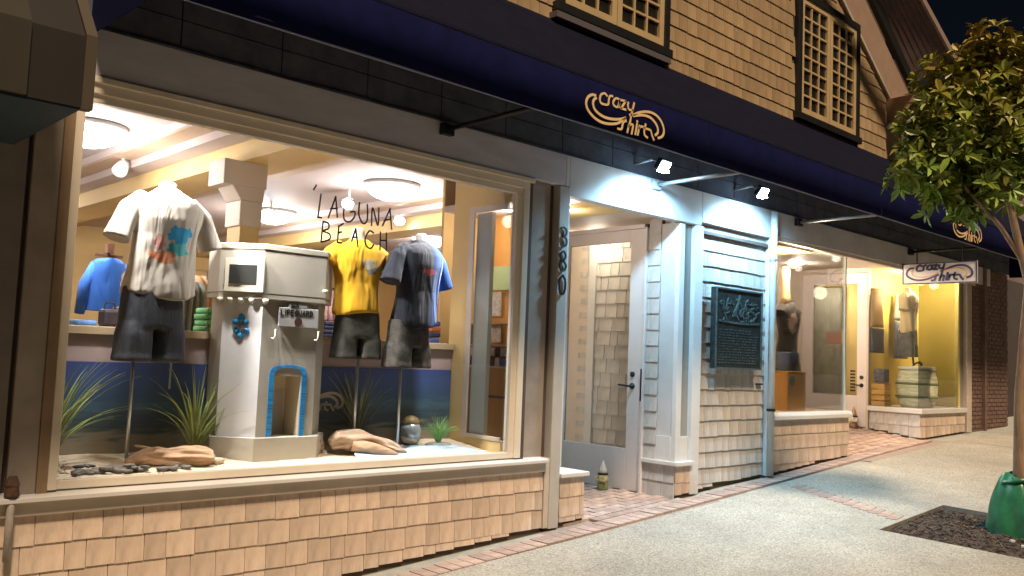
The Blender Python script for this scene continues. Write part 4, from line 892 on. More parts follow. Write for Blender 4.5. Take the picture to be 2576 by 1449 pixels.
W2 = print_mat('yellow_tee_with_grey_print', (.80,.43,.012), [(.045,.19+1.07,.055,.05,(.26,.25,.22),30),(.02,.22+1.07,.07,.04,(.66,.60,.46),34)])
shirt(m2, 3.40, .38, 1.815, 2.345, .43, .22, W2, seed=4.1, slim=.95, sleeve=.10, rot=-.1, sleeve_out=.12)
neck(m2, 3.385, .37, 2.37, .048, mat('mannequin_cream', (.72,.60,.40), .5))
shorts(m2, 3.425, .38, 1.51, 1.84, .335, .165, CHK, spread=.04, rot=-.1)
MB().tube([(3.47,.42,.90),(3.47,.42,1.6)], .012, 8).build('stand_rod', CHRO, m2, smooth=True)
m3 = thing('mannequin', 'mannequin in blue and charcoal tee with red lettering and patterned shorts, right in window', 'mannequin', (3.88, .33, .86))
W3 = print_mat('slate_tee_with_red_print', (.011,.014,.028), [(.03,.19+1.1,.11,.028,(.38,.02,.04),40)])
def two_tone(m):
    t = m.node_tree; b = t.nodes['Principled BSDF']; L = t.links
    src = b.inputs['Base Color'].links[0].from_socket; tc = t.nodes.new('ShaderNodeTexCoord'); sp = t.nodes.new('ShaderNodeSeparateXYZ'); L.new(tc.outputs['Object'], sp.inputs[0])
    r = t.nodes.new('ShaderNodeMapRange'); r.inputs[1].default_value = .04; r.inputs[2].default_value = .13; L.new(sp.outputs[0], r.inputs[0])
    mx = t.nodes.new('ShaderNodeMix'); mx.data_type = 'RGBA'; L.new(r.outputs[0], mx.inputs[0]); L.new(src, mx.inputs[6]); mx.inputs[7].default_value = (.035,.14,.50,1); L.new(mx.outputs[2], b.inputs['Base Color'])
two_tone(W3)
shirt(m3, 3.875, .33, 1.755, 2.385, .49, .25, W3, seed=2.2, slim=1.04, sleeve=.20, rot=.25, tilt=.01)
neck(m3, 3.90, .33, 2.385, .05, mat('mannequin_white', (.75,.74,.76), .4), .01)
shorts(m3, 3.83, .33, 1.455, 1.80, .37, .19, CAM, spread=.09, rot=.25, seed=2)
MB().tube([(3.80,.36,.88),(3.80,.36,1.6)], .011, 8).build('stand_rod', CHRO, m3, smooth=True)
m4 = thing('mannequin', 'mannequin in black knotted tank top and denim shorts beside orange pedestal', 'mannequin', (9.0, .35, 1.09))
T4 = print_mat('black_tank_top', (.02,.018,.02), [(0.05,.98,.10,.15,(.66,.42,.30),14),(.07,.90,.05,.05,(.75,.68,.6),20)])
shirt(m4, 9.10, .30, 1.68, 2.32, .38, .22, T4, seed=3, slim=.9, sleeve=.06, sleeve_out=.05)
shorts(m4, 9.10, .30, 1.53, 1.74, .34, .21, mat('blue_denim_shorts', (.10,.13,.22), .8, n=.4, ns=9), spread=.03)
MB().loft([(2.26,9.09,.30,.10,.07),(2.36,9.06,.30,.055,.05),(2.52,9.04,.30,.045,.05),(2.66,9.03,.30,.05,.06),(2.70,9.03,.30,.03,.03)], 16).build('neck', mat('pale_wood_form', (.72,.55,.32), .5), m4, smooth=True)
pd = thing('pedestal', 'orange wooden pedestal with round badge in the narrow display window', 'pedestal', (9.0, .35, 1.09))
MB().box(8.90, 9.30, .17, .47, 1.09, 1.525).build('block', mat('orange_plywood', (.72,.36,.06), .55, n=.14, ns=4, stretch=(1,1,.15)), pd, bev=.004)
MB().tube([(8.98,.169,1.42),(8.98,.16,1.42)], .055, 20).build('badge', mat('green_badge', (.12,.22,.12), .5), pd)
m5 = thing('mannequin', 'torso form in knotted cream tee and patterned shorts above the drum', 'mannequin', (12.45, .35, 1.09))
W5 = print_mat('cream_tee_with_rust_print', (.66,.52,.26), [(.0,1.36,.11,.09,(.42,.20,.14),22),(-.02,1.33,.04,.14,(.80,.70,.45),16)])
shirt(m5, 12.47, .35, 2.12, 2.70, .54, .24, W5, seed=5, slim=.92, sleeve=.17, sleeve_out=.2, rot=.2)
shorts(m5, 12.48, .35, 1.78, 2.16, .40, .22, mat('grey_leaf_shorts', (.05,.055,.05), .8, n=.3, ns=14, col2=(.16,.15,.12)), spread=.03, rot=.2)
MB().tube([(12.56,.30,1.64),(12.50,.34,2.2)], .014, 8).build('stand_rod', METB, m5)
neck(m5, 12.45, .35, 2.70, .04, SKIN)

# hung clothes on the yellow wall behind it
def hung(name, x, y, z0, z1, w, m, label, cat, tp=.8, facing='front'):
    b = MB(); n = 14; vs = []
    for i in range(9):
        h = i/8; z = z0 + (z1-z0)*h; ww = w/2*(1-(1-tp)*h)
        for k in range(n):
            a = 2*PI*k/n; f = 1+.06*math.sin(a*4+h*5+x*7)*(1-h*.5); vs.append((x+math.cos(a)*ww*f, y+math.sin(a)*.05*f, z))
    b.add(vs, [(i*n+k, i*n+(k+1)%n, (i+1)*n+(k+1)%n, (i+1)*n+k) for i in range(8) for k in range(n)] + [tuple((8*n)+k for k in range(n)), tuple(reversed(range(n)))])
    return b.build(name, m, smooth=True, label=label, cat=cat, o=(x, y, z0))
hung('khaki_shirt', 12.22, .68, 2.18, 2.72, .40, mat('khaki_cloth', (.42,.28,.13), .85, n=.12, ns=5, bump=.4, bs=6), 'khaki shirt hanging at the left on the yellow display wall', 'shirt', .75)
hung('charcoal_shorts', 12.22, .67, 1.82, 2.16, .40, mat('charcoal_cloth', (.06,.06,.075), .85, n=.15, ns=8), 'charcoal shorts hanging under the khaki shirt', 'shorts', .95)
hung('grey_tank', 13.0, .70, 2.32, 2.70, .30, mat('grey_cloth', (.26,.26,.24), .85, n=.15, ns=8), 'light grey top hanging right of the knotted cream tee', 'top', .6)
hung('slate_trousers', 13.05, .69, 1.76, 2.30, .40, mat('slate_blue_cloth', (.085,.10,.15), .85, n=.15, ns=8), 'slate blue trousers hanging near the right of the display', 'trousers', .95)
# drum, crate, case
dr = thing('woven_drum', 'pale green woven drum stool under the knotted cream tee', 'drum', (12.56, .26, 1.09))
MB().lathe([(.205,0),(.225,.03),(.258,.14),(.268,.26),(.262,.38),(.235,.49),(.22,.51)], (12.56,.26,1.09), 28).build('body', mat('green_grey_weave', (.62,.62,.42), .85, n=.3, ns=14, bump=.6, bs=24, stretch=(.4,.4,2.2)), dr, smooth=True)
MB().lathe([(.235,0),(.245,.02),(.238,.05),(.18,.055)], (12.56,.26,1.60), 28).build('rim', mat('pale_canvas', (.70,.68,.52), .8), dr, smooth=True)
for z in (1.22, 1.40): MB().lathe([(.272,0),(.278,.015),(.272,.03)], (12.56,.26,z), 28).build('hoop', mat('dark_green_rope', (.16,.19,.10), .9), dr, smooth=True)
t = MB(); t.tube([(12.42,.26,1.65),(12.46,.23,1.70),(12.56,.21,1.71),(12.66,.23,1.69),(12.70,.26,1.65)], .014, 8); t.build('handle', METB, dr, smooth=True)
cr = thing('wooden_crate', 'orange slatted wooden crate at the left of the display sill', 'crate', (12.22, .52, 1.09))
WD = mat('orange_pine', (.66,.38,.10), .6, n=.2, ns=5, stretch=(.3,1,2))
for i in range(4):
    MB().box(12.09, 12.30, .495, .51, 1.092+i*.078, 1.155+i*.078).build('slat', WD, cr, bev=.003)
    MB().box(12.075, 12.09, .495, .68, 1.092+i*.078, 1.155+i*.078).build('slat', WD, cr, bev=.003)
MB().box(12.092, 12.30, .512, .68, 1.092, 1.10).box(12.285, 12.30, .512, .68, 1.10, 1.40).build('box', WD, cr)
cs = MB(); cs.box(12.09, 12.27, .51, .66, 1.41, 1.60); cs.build('blue_case', mat('navy_print_case', (.03,.035,.07), .6, n=.3, ns=20, col2=(.16,.16,.18)), label='small dark blue case standing on the orange crate', cat='case', bev=.02, o=(12.18,.58,1.41))

# ------------------------------------------------------------------ lifeguard tower model
tw = thing('lifeguard_tower', 'beige model lifeguard tower with blue tiled arch in the window', 'model tower', (2.85, .42, .86))
STU = mat('beige_stucco', (.46,.425,.36), .85, n=.05, ns=6, bump=.05, bs=50); STW = mat('lit_face_stucco', (.82,.81,.82), .85, n=.04, ns=6, bump=.05, bs=50)  # paler copy puts the light on the slanted face into colour
def octo(g_, z0, z1, m, name, bev=.004):
    base = [(2.47,.50),(2.66,.30),(3.10,.30),(3.26,.48),(3.26,.66),(2.47,.66)]
    cxx, cyy = 2.87, .50
    pts = []
    for x, y in base:
        dx, dy = x-cxx, y-cyy; pts.append((cxx+dx*(1+g_), cyy+(dy*(1+g_) if y < .6 else dy), z0))
    return MB().prism(pts, (0,0,z1-z0)).build(name, m, tw, bev=bev)
octo(.015, .84, 1.0, mat('pale_beige_stucco', (.52,.48,.40), .85, n=.05, ns=6, bump=.15, bs=50), 'plinth'); 
# shaft: outer walls with a real doorway in the front face
S = [(2.50,.50),(2.68,.325),(3.08,.325),(3.23,.49),(3.23,.66),(2.50,.66)]
def wallseg(a, b, z0, z1, th=.02):
    a3, b3 = Vector((a[0],a[1],z0)), Vector((b[0],b[1],z0)); d_ = (b3-a3).normalized(); nn_ = Vector((-d_.y, d_.x, 0))*th
    return [a3, b3, b3+nn_, a3+nn_]
sh = MB(); sh.prism(wallseg(S[0], S[1], 1.0, 0), (0,0,.88)); sh.build('shaft_wall', STW, tw)
sh = MB(); AX0, AX1, AZ = 2.79, 2.98, 1.385
sh.prism([(2.68,.325,1.0),(AX0,.325,1.0),(AX0,.345,1.0),(2.68,.345,1.0)], (0,0,.88)); sh.prism([(AX1,.325,1.0),(3.08,.325,1.0),(3.08,.345,1.0),(AX1,.345,1.0)], (0,0,.88)); sh.prism([(AX0,.325,AZ),(AX1,.325,AZ),(AX1,.345,AZ),(AX0,.345,AZ)], (0,0,1.88-AZ)); sh.build('shaft_wall', STU, tw)
sh = MB(); sh.prism(wallseg(S[2], S[3], 1.0, 0), (0,0,.88)); sh.prism(wallseg(S[3], S[4], 1.0, 0), (0,0,.88)); sh.prism([(2.50,.50,1.0),(2.52,.50,1.0),(2.52,.66,1.0),(2.50,.66,1.0)], (0,0,.88)); sh.box(2.52,3.21,.64,.66,1.0,1.88); sh.build('shaft_wall', STU, tw)
MB().box(AX0-.01, AX0, .345, .52, 1.0, AZ).box(AX1, AX1+.01, .345, .52, 1.0, AZ).box(AX0-.01, AX1+.01, .345, .52, AZ, AZ+.01).box(AX0-.01, AX1+.01, .52, .53, 1.0, AZ).build('doorway_lining', mat('cream_lining', (.72,.62,.44), .7), tw)
MB().box(AX0+.02, AX1-.02, .505, .518, 1.0, AZ-.10).box(AX0+.035, AX1-.035, .50, .505, 1.16, 1.17).build('inner_door', STU, tw)
tile = mat('glazed_blue_tile', (.03,.27,.62), .3, rnd=.25, n=.2, ns=20)
tm = MB().box(-.017,.017,-.006,0,-.008,.008).mesh('tile'); tm.materials.append(tile)
for i in range(22):
    z = 1.0 + .012 + i*.0185
    inst('tile', tm, tw, (AX0-.022, .325, z)); inst('tile', tm, tw, (AX1+.022, .325, z))
for i in range(12):
    a = PI*(i+.5)/12; inst('tile', tm, tw, ((AX0+AX1)/2 - .112*math.cos(a)*min(1,1), .325, AZ+.015+.048*math.sin(a)**.6), (0, -(PI/2-a)*.0, 0))
octo(.022, 1.865, 1.90, STU, 'corbel_course')
mat('cream_surround', (.74,.69,.56), .7)
for i in range(5):                                         # scalloped corbels under the cabin
    if i < 4: a = i/4; x, y = 2.47+.19*a, .485-.185*a
    else: a = (i-4)/4.5; x, y = 2.68+.40*a, .298
    MB().lathe([(.005,-.035),(.016,-.022),(.022,0)], (x, y, 1.867), 10).build('corbel', MATS['cream_surround'], tw, smooth=True)
octo(.03, 1.90, 2.175, STU, 'cabin'); octo(.05, 2.175, 2.215, mat('pale_roof_slab', (.50,.47,.39), .8), 'roof_slab', .006)
# cabin window in the slanted face, sign, flower, hooks
a0, a1 = Vector((2.458, .50, 0)), Vector((2.654, .294, 0)); u = (a1-a0).normalized(); nn = Vector((u.y, -u.x, 0)); nn = nn if nn.y < 0 else -nn
def onface(p, su, s0, s1, z0, z1, off, th): return MB().prism([p+su*s0+nn*off+Vector((0,0,z0)), p+su*s1+nn*off+Vector((0,0,z0)), p+su*s1+nn*off+Vector((0,0,z1)), p+su*s0+nn*off+Vector((0,0,z1))], nn*th)
onface(a0, u, .045, .295, 1.905, 2.115, .0, .025).build('window_surround', mat('cream_surround', (.74,.69,.56), .7), tw, bev=.003)
onface(a0, u, .075, .25, 1.955, 2.075, .025, .006).build('window_screen', mat('dark_screen', (.03,.033,.03), .3), tw)
b0, b1 = Vector((2.50,.50,0)), Vector((2.68,.325,0)); u2 = (b1-b0).normalized()
FB = mat('blue_enamel_flower', (.03,.33,.72), .4)
for k in range(6):
    a = k*PI/3; a += PI/6; c = b0 + u2*(.12 + (.042 if k % 3 else .03)*math.cos(a)) + nn*.006 + Vector((0,0,1.69+.060*math.sin(a)))
    MB().lathe([(.001,-.006),(.022,-.004),(.026,0),(.022,.004),(.001,.006)], (0,0,0), 12)
    q = MB().lathe([(.001,-.005),(.018,-.004),(.021,0),(.018,.004),(.001,.005)], (0,0,0), 12); Rm = Matrix((u2, Vector((0,0,1)), nn)).transposed()
    q.v = [c + Rm @ p for p in q.v]; q.build('petal', FB, tw, smooth=True)
q = MB()
for k in range(8):
    a = k*PI/4+.3; c = b0+u2*.12+nn*.012+Vector((0,0,1.69)); q.tube([c, c+u2*.05*math.cos(a)+Vector((0,0,.055*math.sin(a)))], .003, 5)
q.build('stamen', METB, tw)
MB().box(2.78, 3.07, .300, .308, 1.70, 1.825).box(2.845, 2.985, .300, .308, 1.825, 1.855).build('sign_board', mat('grey_white_sign', (.45,.44,.44), .6), tw, bev=.004)
def stencil(txt, x, z, h, m_, y=.2995):
    F = {'L':[[(0,1),(0,0),(.55,0)]],'I':[[(.1,1),(.1,0)]],'F':[[(.55,1),(0,1),(0,0)],[(0,.5),(.45,.5)]],'E':[[(.55,1),(0,1),(0,0),(.55,0)],[(0,.5),(.45,.5)]],'G':[[(.6,.85),(.3,1),(0,.6),(0,.3),(.3,0),(.6,.2),(.6,.45),(.35,.45)]],'U':[[(0,1),(0,.25),(.3,0),(.6,.25),(.6,1)]],'A':[[(0,0),(.3,1),(.6,0)],[(.12,.38),(.48,.38)]],'R':[[(0,0),(0,1),(.5,.9),(.5,.6),(0,.5)],[(.2,.5),(.55,0)]],'D':[[(0,0),(0,1),(.4,.9),(.55,.5),(.4,.1),(0,0)]],'N':[[(0,0),(0,1),(.55,0),(.55,1)]],'M':[[(0,0),(0,1),(.3,.4),(.6,1),(.6,0)]],'S':[[(.55,.9),(.2,1),(0,.75),(.5,.4),(.45,.05),(0,.1)]],'O':[[(.3,1),(0,.5),(.3,0),(.6,.5),(.3,1)]]}
    mm = MB()
    for ch in txt:
        for st in F.get(ch, []):
            for a, b in zip(st[:-1], st[1:]): mm.ribbon([(x+a[0]*h*.9, z+a[1]*h),(x+b[0]*h*.9, z+b[1]*h)], h*.2, .002, (0,y,0), (1,0,0), (0,0,1))
        x += h*(.45 if ch == 'I' else .82)
    return mm
stencil('MAIN', 2.865, 1.828, .02, BLK).build('sign_lettering', BLK, tw)
stencil('LIFEGUARD', 2.795, 1.775, .034, BLK).build('sign_lettering', BLK, tw)
MB().tube([(2.92,.299,1.735),(2.92,.296,1.735)], .028, 16).build('sign_emblem', mat('dark_red_brown', (.06,.02,.015), .6), tw)
for x in (2.75, 3.06): MB().tube([(x+.03,.318,1.68),(x+.012,.30,1.68),(x+.01,.295,1.64),(x,.295,1.62),(x-.014,.30,1.627)], .004, 6).build('hook', mat('cream_enamel', (.7,.66,.55), .4), tw, smooth=True)
MB().lathe([(.001,0),(.018,.004),(.018,.02),(.001,.024)], (3.09,.27,1.935), 12).build('knob', MATS['cream_enamel'], tw, smooth=True)

# ------------------------------------------------------------------ plants, driftwood, stones in the display
def blades(name, x, y, z, n, L, spread, m, label, cat, lean=(0,0), w=.006, seed=0):
    random.seed(seed); b = MB()
    for i in range(n):
        a = random.uniform(0, 2*PI); sp = random.uniform(.15, 1)*spread; l = L*random.uniform(.6, 1.1); segs = 7
        dx, dy = math.cos(a)*sp + lean[0], math.sin(a)*sp*.55 + lean[1]; up = 1.0
        p = Vector((x+random.uniform(-.012,.012), y+random.uniform(-.012,.012), z)); d_ = Vector((dx*.35, dy*.35, 1)).normalized(); P = [p.copy()]
        for k in range(segs): d_ = (d_ + Vector((dx, dy, -sp*.55))*.22*(k/segs+.3)).normalized(); p = p + d_*l/segs; P.append(p.copy())
        side = Vector((-math.sin(a+.4), math.cos(a+.4), 0)); vs = []
        for k, q in enumerate(P): ww = w*(1-(k/segs)**2*.92)*(.6+.4*min(1, k)); vs += [q-side*ww, q+side*ww]
        b.add(vs, [(2*k, 2*k+1, 2*k+3, 2*k+2) for k in range(segs)])
    o = b.build(name, m, label=label, cat=cat, o=(x, y, z)); s_ = o.modifiers.new('t', 'SOLIDIFY'); s_.thickness = .0012; return o
GR1 = mat('bright_green_blade', (.36,.44,.12), .6, rnd=.1, n=.4, ns=6); GR2 = mat('fresh_green_blade', (.26,.52,.16), .6, n=.3, ns=6); GR3 = mat('dry_green_blade', (.28,.30,.14), .7, n=.5, ns=6)
blades('grass_plant', 2.37, .50, .885, 52, .56, 1.25, GR1, 'tall arching green grass plant left of the lifeguard tower', 'plant', seed=5)
blades('grass_plant', 1.50, .40, .875, 46, .66, 1.0, GR1, 'green grass plant leaning in from the left window edge', 'plant', lean=(.35,0), seed=8)
blades('grass_plant', 3.62, .60, .89, 44, .54, .9, GR3, 'dull dry grass plant between the right mannequin stands', 'plant', seed=9)
blades('spiky_plant', 4.24, .44, .90, 90, .20, 1.5, GR2, 'short spiky bright green plant at the right of the display', 'plant', w=.004, seed=4)
MB().lathe([(.05,0),(.10,.008),(.115,.022),(.09,.035),(.02,.04)], (4.24,.44,.865), 20, 1, .7).build('stone_dish', mat('grey_pebble_dish', (.34,.36,.33), .8, n=.3, ns=30, bump=.5, bs=60), smooth=True, label='round grey pebble dish holding the spiky green plant', cat='dish', o=(4.24,.44,.865))
def log(pts, rs, label, seed, m):
    t = thing('driftwood', label, 'driftwood', pts[0]); b = MB(); P_, R_ = [], []
    for i in range(len(pts)-1):
        for k in range(6): f = k/6; P_.append(Vector(pts[i]).lerp(Vector(pts[i+1]), f)); R_.append(rs[i]*(1-f)+rs[i+1]*f)
    P_.append(Vector(pts[-1])); R_.append(rs[-1])
    b.tube(P_, [r*(1+.28*noise.noise((p.x*14+seed, 3, 1))) for r, p in zip(R_, P_)], 28)
    for i, p in enumerate(b.v):
        c_ = P_[min(i//28, len(P_)-1)]; k = i % 28; q = noise.noise((p.x*9+seed, math.cos(k*2*PI/28)*1.8, math.sin(k*2*PI/28)*1.8)); q2 = abs(noise.noise((p.x*5+seed, k*.9, 0)))
        b.v[i] = p + (p-c_)*(q*.55 - q2*.35)
    o = b.build('trunk', m, t, smooth=True); s = o.modifiers.new('s', 'SUBSURF'); s.levels = 1; s.render_levels = 1; return t
DW = mat('orange_driftwood', (.47,.29,.17), .8, n=.4, ns=6, bump=1.0, bs=14, stretch=(.25,2.2,2.2)); DW2 = mat('tan_driftwood', (.46,.33,.23), .8, n=.45, ns=6, bump=1.0, bs=14, stretch=(.25,2.2,2.2))
lg = log([(1.90,.34,.885),(2.0,.335,.915),(2.10,.325,.915),(2.22,.31,.905),(2.34,.295,.895),(2.39,.29,.885)], [.018,.045,.055,.062,.062,.04], 'orange driftwood log lying left of the tower', 2, DW)
b = MB(); b.tube([(2.10,.34,.93),(2.0,.36,.965),(1.96,.37,.975)], [.02,.012,.004], 8); b.build('branch', DW, lg, smooth=True)
lg = log([(3.27,.40,.93),(3.33,.39,.955),(3.42,.37,.96),(3.53,.33,.945),(3.64,.28,.91),(3.72,.24,.88),(3.78,.22,.865)], [.035,.07,.075,.062,.05,.04,.022], 'thick tan driftwood piece right of the tower', 6, DW2)
b = MB(); b.tube([(3.40,.32,.93),(3.52,.24,.905),(3.62,.19,.875),(3.67,.17,.865)], [.045,.04,.03,.012], 10); b.build('branch', DW, lg, smooth=True)
b = MB(); b.tube([(3.25,.45,.92),(3.16,.47,.90),(3.10,.48,.885)], [.035,.04,.02], 10); b.build('branch', DW2, lg, smooth=True)
rk = MB()
for i, (x, y, r) in enumerate(((2.40,.37,.045),(2.44,.31,.035),(2.37,.43,.05))):
    rk = MB().lathe([(.001,-.6*r),(.8*r,-.4*r),(r,0),(.8*r,.4*r),(.001,.6*r)], (x,y,sand(x,y)+.5*r), 12, 1.2, .8); rk.v = [p + Vector((1,1,1))*noise.noise(p*30)*.008 for p in rk.v]
    rk.build('rock', mat('cream_rock', (.55,.46,.34), .9, n=.3, ns=20, bump=.5, bs=40), smooth=True, label=['middle cream rock at the right end of the orange driftwood','front cream rock at the right end of the orange driftwood','rear cream rock under the tall grass by the tower'][i], cat='rock', group='cream rocks beside the tower', o=(x,y,sand(x,y)))
pb = MB(); random.seed(12)
for i in range(46):
    t_ = random.random(); x = 1.60 + .62*t_; y = .17 + .11*random.random() + .03*math.sin(t_*6); r = random.uniform(.018,.034); z = sand(x,y)+r*.4 + (.02 if random.random() < .3 else 0)
    q = MB().lathe([(.001,-.4*r),(.75*r,-.28*r),(r,0),(.75*r,.28*r),(.001,.4*r)], (0,0,0), 10, 1.3, .8); Rm = Matrix.Rotation(random.uniform(0,PI),3,'Z') @ Matrix.Rotation(random.uniform(-.4,.4),3,'X')
    pb.add([Vector((x,y,z)) + Rm @ p for p in q.v], q.f)
pb.build('pebbles', mat('dark_slate_pebble', (.16,.15,.13), .6, n=.4, ns=9), kind='stuff', smooth=True, label='heap of flat dark beach pebbles on the sand at the left')
sh = MB()
for i in range(14):
    x = 1.47+random.random()*.13; y = .24+random.random()*.2; r = random.uniform(.01,.02); sh.lathe([(.001,-.3*r),(r,0),(.001,.7*r)], (x,y,sand(x,y)+.005), 8)
sh.build('shell_gravel', mat('tan_shell', (.60,.45,.28), .8, n=.3, ns=30), kind='stuff', label='small tan shells and grit by the left window edge')
fl = thing('glass_float', 'rounded pale glass vase with brown top behind the right driftwood', 'vase', (4.06, .55, .88))
MB().lathe([(.02,0),(.06,.01),(.082,.06),(.078,.12),(.06,.155)], (4.06,.55,.885), 22).build('bowl', mat('pale_mirror_glass', (.52,.58,.62), .12, n=.3, ns=9, metal=.4), fl, smooth=True)
MB().lathe([(.062,.15),(.066,.165),(.05,.195),(.02,.21),(.001,.212)], (4.06,.55,.885), 22).build('cap', mat('brown_gold_cap', (.28,.19,.07), .5, n=.5, ns=20), fl, smooth=True)

# ------------------------------------------------------------------ goods on the ledge and clothes behind it
def stack(x, y, w, d_, h, cols, label, n=4):
    t = thing('folded_clothes', label, 'folded clothes', (x, y, 1.652), 'folded clothes on the ledge'); z = 1.652
    for i in range(n):
        hh = h/n; c = cols[i % len(cols)]
        MB().box(x-w/2+random.uniform(-.008,.008), x+w/2+random.uniform(-.008,.008), y-d_/2, y+d_/2, z, z+hh*.92).build('garment', mat('cloth_%d_%d_%d' % tuple(int(q*99) for q in c), c, .85, n=.3, ns=20), t, bev=min(.012, hh*.3)); z += hh
random.seed(21)
stack(2.60, .86, .17, .2, .16, [(.08,.26,.09),(.10,.30,.12)], 'green folded jerseys left of the lifeguard tower')
stack(3.48, .88, .15, .22, .12, [(.03,.035,.10),(.05,.05,.12)], 'navy folded clothes right of the lifeguard tower')
stack(2.06, .86, .14, .2, .13, [(.13,.09,.10),(.20,.14,.14)], 'maroon grey folded clothes below the blue sweatshirt')
stack(1.78, .85, .12, .2, .035, [(.14,.32,.70)], 'single flat pale blue garment at the left end of ledge', 1)
stack(4.46, .90, .09, .2, .18, [(.05,.08,.28),(.02,.02,.05),(.35,.10,.04)], 'blue and black folded caps near the window side wall')
t = thing('dark_handbag', 'small dark bag standing on the ledge beside flat blue garment', 'bag', (1.93,.86,1.652)); MB().box(1.885,1.985,.80,.92,1.652,1.76).build('bag', mat('near_black_leather', (.03,.02,.025), .6, n=.3, ns=20), t, bev=.02); MB().tube([(1.90,.86,1.76),(1.91,.86,1.80),(1.96,.86,1.80),(1.97,.86,1.76)], .006, 6).build('handle', MATS['near_black_leather'], t)
pk = thing('pink_pattern_rack', 'pink and cream patterned garments hanging right of the tower', 'hanging clothes', (3.50,1.0,1.652))
for i in range(4):
    MB().box(3.44+i*.045, 3.475+i*.045, .92, 1.2, 1.78, 2.02-.01*i).build('garment', mat('pink_cream_pattern', (.70,.48,.42), .85, n=.3, ns=24, col2=(.30,.12,.14)), pk, bev=.008)
MB().tube([(3.42,1.05,2.03),(3.66,1.05,2.03)], .008, 6).build('rail', METB, pk)
MB().tube([(3.43,1.05,1.652),(3.43,1.05,2.04)], .008, 6).build('rail_post', METB, pk)
# blue sweatshirt on a stand
bs = thing('blue_sweatshirt', 'bright blue long sweatshirt with white print on a small stand', 'sweatshirt', (2.40, 2.2, 1.6))
BL = print_mat('royal_blue_cloth', (.03,.17,.72), [(.07,.42,.05,.10,(.70,.68,.72),46),(.12,.40,.04,.10,(.60,.12,.12),50)])
b = MB(); n = 22; vs = []
for i, (h, ww) in enumerate(((0,.21),(.1,.205),(.4,.19),(.7,.185),(.9,.17),(.97,.12),(1,.06))):
    for k in range(n):
        a = 2*PI*k/n; f = 1+.05*math.sin(a*5+h*5); vs.append((2.36+math.cos(a)*ww*.72*f, 2.2+math.sin(a)*.09*f, 1.79+.40*h))
b.add(vs, [(i*n+k, i*n+(k+1)%n, (i+1)*n+(k+1)%n, (i+1)*n+k) for i in range(6) for k in range(n)])
b.tube([(2.27,2.2,2.14),(2.20,2.2,1.98),(2.17,2.18,1.76)], [.04,.045,.035], 12); b.tube([(2.45,2.2,2.14),(2.51,2.2,1.98),(2.52,2.18,1.77)], [.04,.045,.035], 12)
o = b.build('garment', BL, bs, smooth=True)
MB().tube([(2.36,2.2,.3),(2.36,2.2,2.27)], .012, 8).box(2.335,2.385,2.17,2.23,2.23,2.30).box(2.26,2.46,2.19,2.21,2.20,2.22).build('stand', mat('dark_wood', (.12,.05,.03), .6), bs)
# racks of shirts in the room and plants behind the tower
for i, (x, y, c, lb) in enumerate(((2.92,1.9,(.62,.40,.22),'tan shirts hanging on a rack behind the tower, left'), (3.08,1.9,(.80,.18,.05),'orange red shirt on the rack behind the tower'), (5.5,2.6,(.70,.34,.10),'orange display board with caps behind the right mannequin'), (3.95,2.0,(.66,.36,.28),'peach shirts hanging behind the yellow tee'), (2.75,1.8,(.20,.22,.18),'grey green shirts in front of the tan rack'))):
    t = thing('clothes_rack', lb, 'clothes rack', (x, y, .3))
    for k in range(4):
        q = MB(); vs = []; n = 12; xx = x + k*.05
        for j_, (h, ww) in enumerate(((0,.9),(.3,.88),(.7,.95),(.9,.8),(1,.3))):
            for m_ in range(n): a = 2*PI*m_/n; vs.append((xx+math.cos(a)*.03*(1+.2*math.sin(a*3+k)), y+math.sin(a)*.16*ww, 1.68+.42*h-(.06 if i == 4 else 0)))
        q.add(vs, [(a_*n+m_, a_*n+(m_+1)%n, (a_+1)*n+(m_+1)%n, (a_+1)*n+m_) for a_ in range(4) for m_ in range(n)] + [tuple(range(4*n,5*n))])
        q.build('shirt', mat('rack_cloth_%d_%d' % (i, k % 2), tuple(min(1, v_*(1.1 if k % 2 else .85)) for v_ in c), .85, n=.2, ns=12), t, smooth=True)
    MB().tube([(x-.05,y,.3),(x-.05,y,2.14),(x+.22,y,2.14),(x+.22,y,.3)], .012, 8).build('rail', METG, t)
# framed cards and small goods on the niche shelves
random.seed(31)
for i, (y, z, w_, h_, c, lb, cat) in enumerate(((.62,1.90,.13,.20,(.80,.80,.78),'upper white picture card on the orange niche wall','card'),(.60,1.68,.12,.15,(.82,.76,.66),'lower white picture card on the orange niche wall','card'),(.78,1.68,.08,.14,(.05,.28,.34),'teal card beside the lower white picture card','card'))):
    MB().box(4.985, 4.998, y, y+w_, z, z+h_).build('picture_card', mat('card_%d' % i, c, .6, n=.3, ns=40, col2=tuple(v_*.5 for v_ in c)), label=lb, cat=cat, o=(4.99,y,z))
for i in range(7):
    y = .48+i*.062
    for r, z in enumerate((1.482, 1.565)):
        c = [(.10,.16,.62),(.50,.52,.75),(.07,.06,.10),(.65,.62,.70)][(i+r) % 4]
        MB().box(4.92, 4.98, y, y+.052, z, z+.07).build('folded_shirt', mat('shelf_cloth_%d' % ((i+r) % 4), c, .8, n=.3, ns=30), label='%s folded shirt, %s from the front on the %s niche shelf' % ({0:'deep blue',1:'lilac',2:'black',3:'pale grey'}[(i+r) % 4], ['first','second','third','fourth','fifth','sixth','seventh'][i], ['lower','upper'][r]), cat='folded shirt', group='folded shirts on the niche shelves', bev=.006, o=(4.95,y+.026,z))
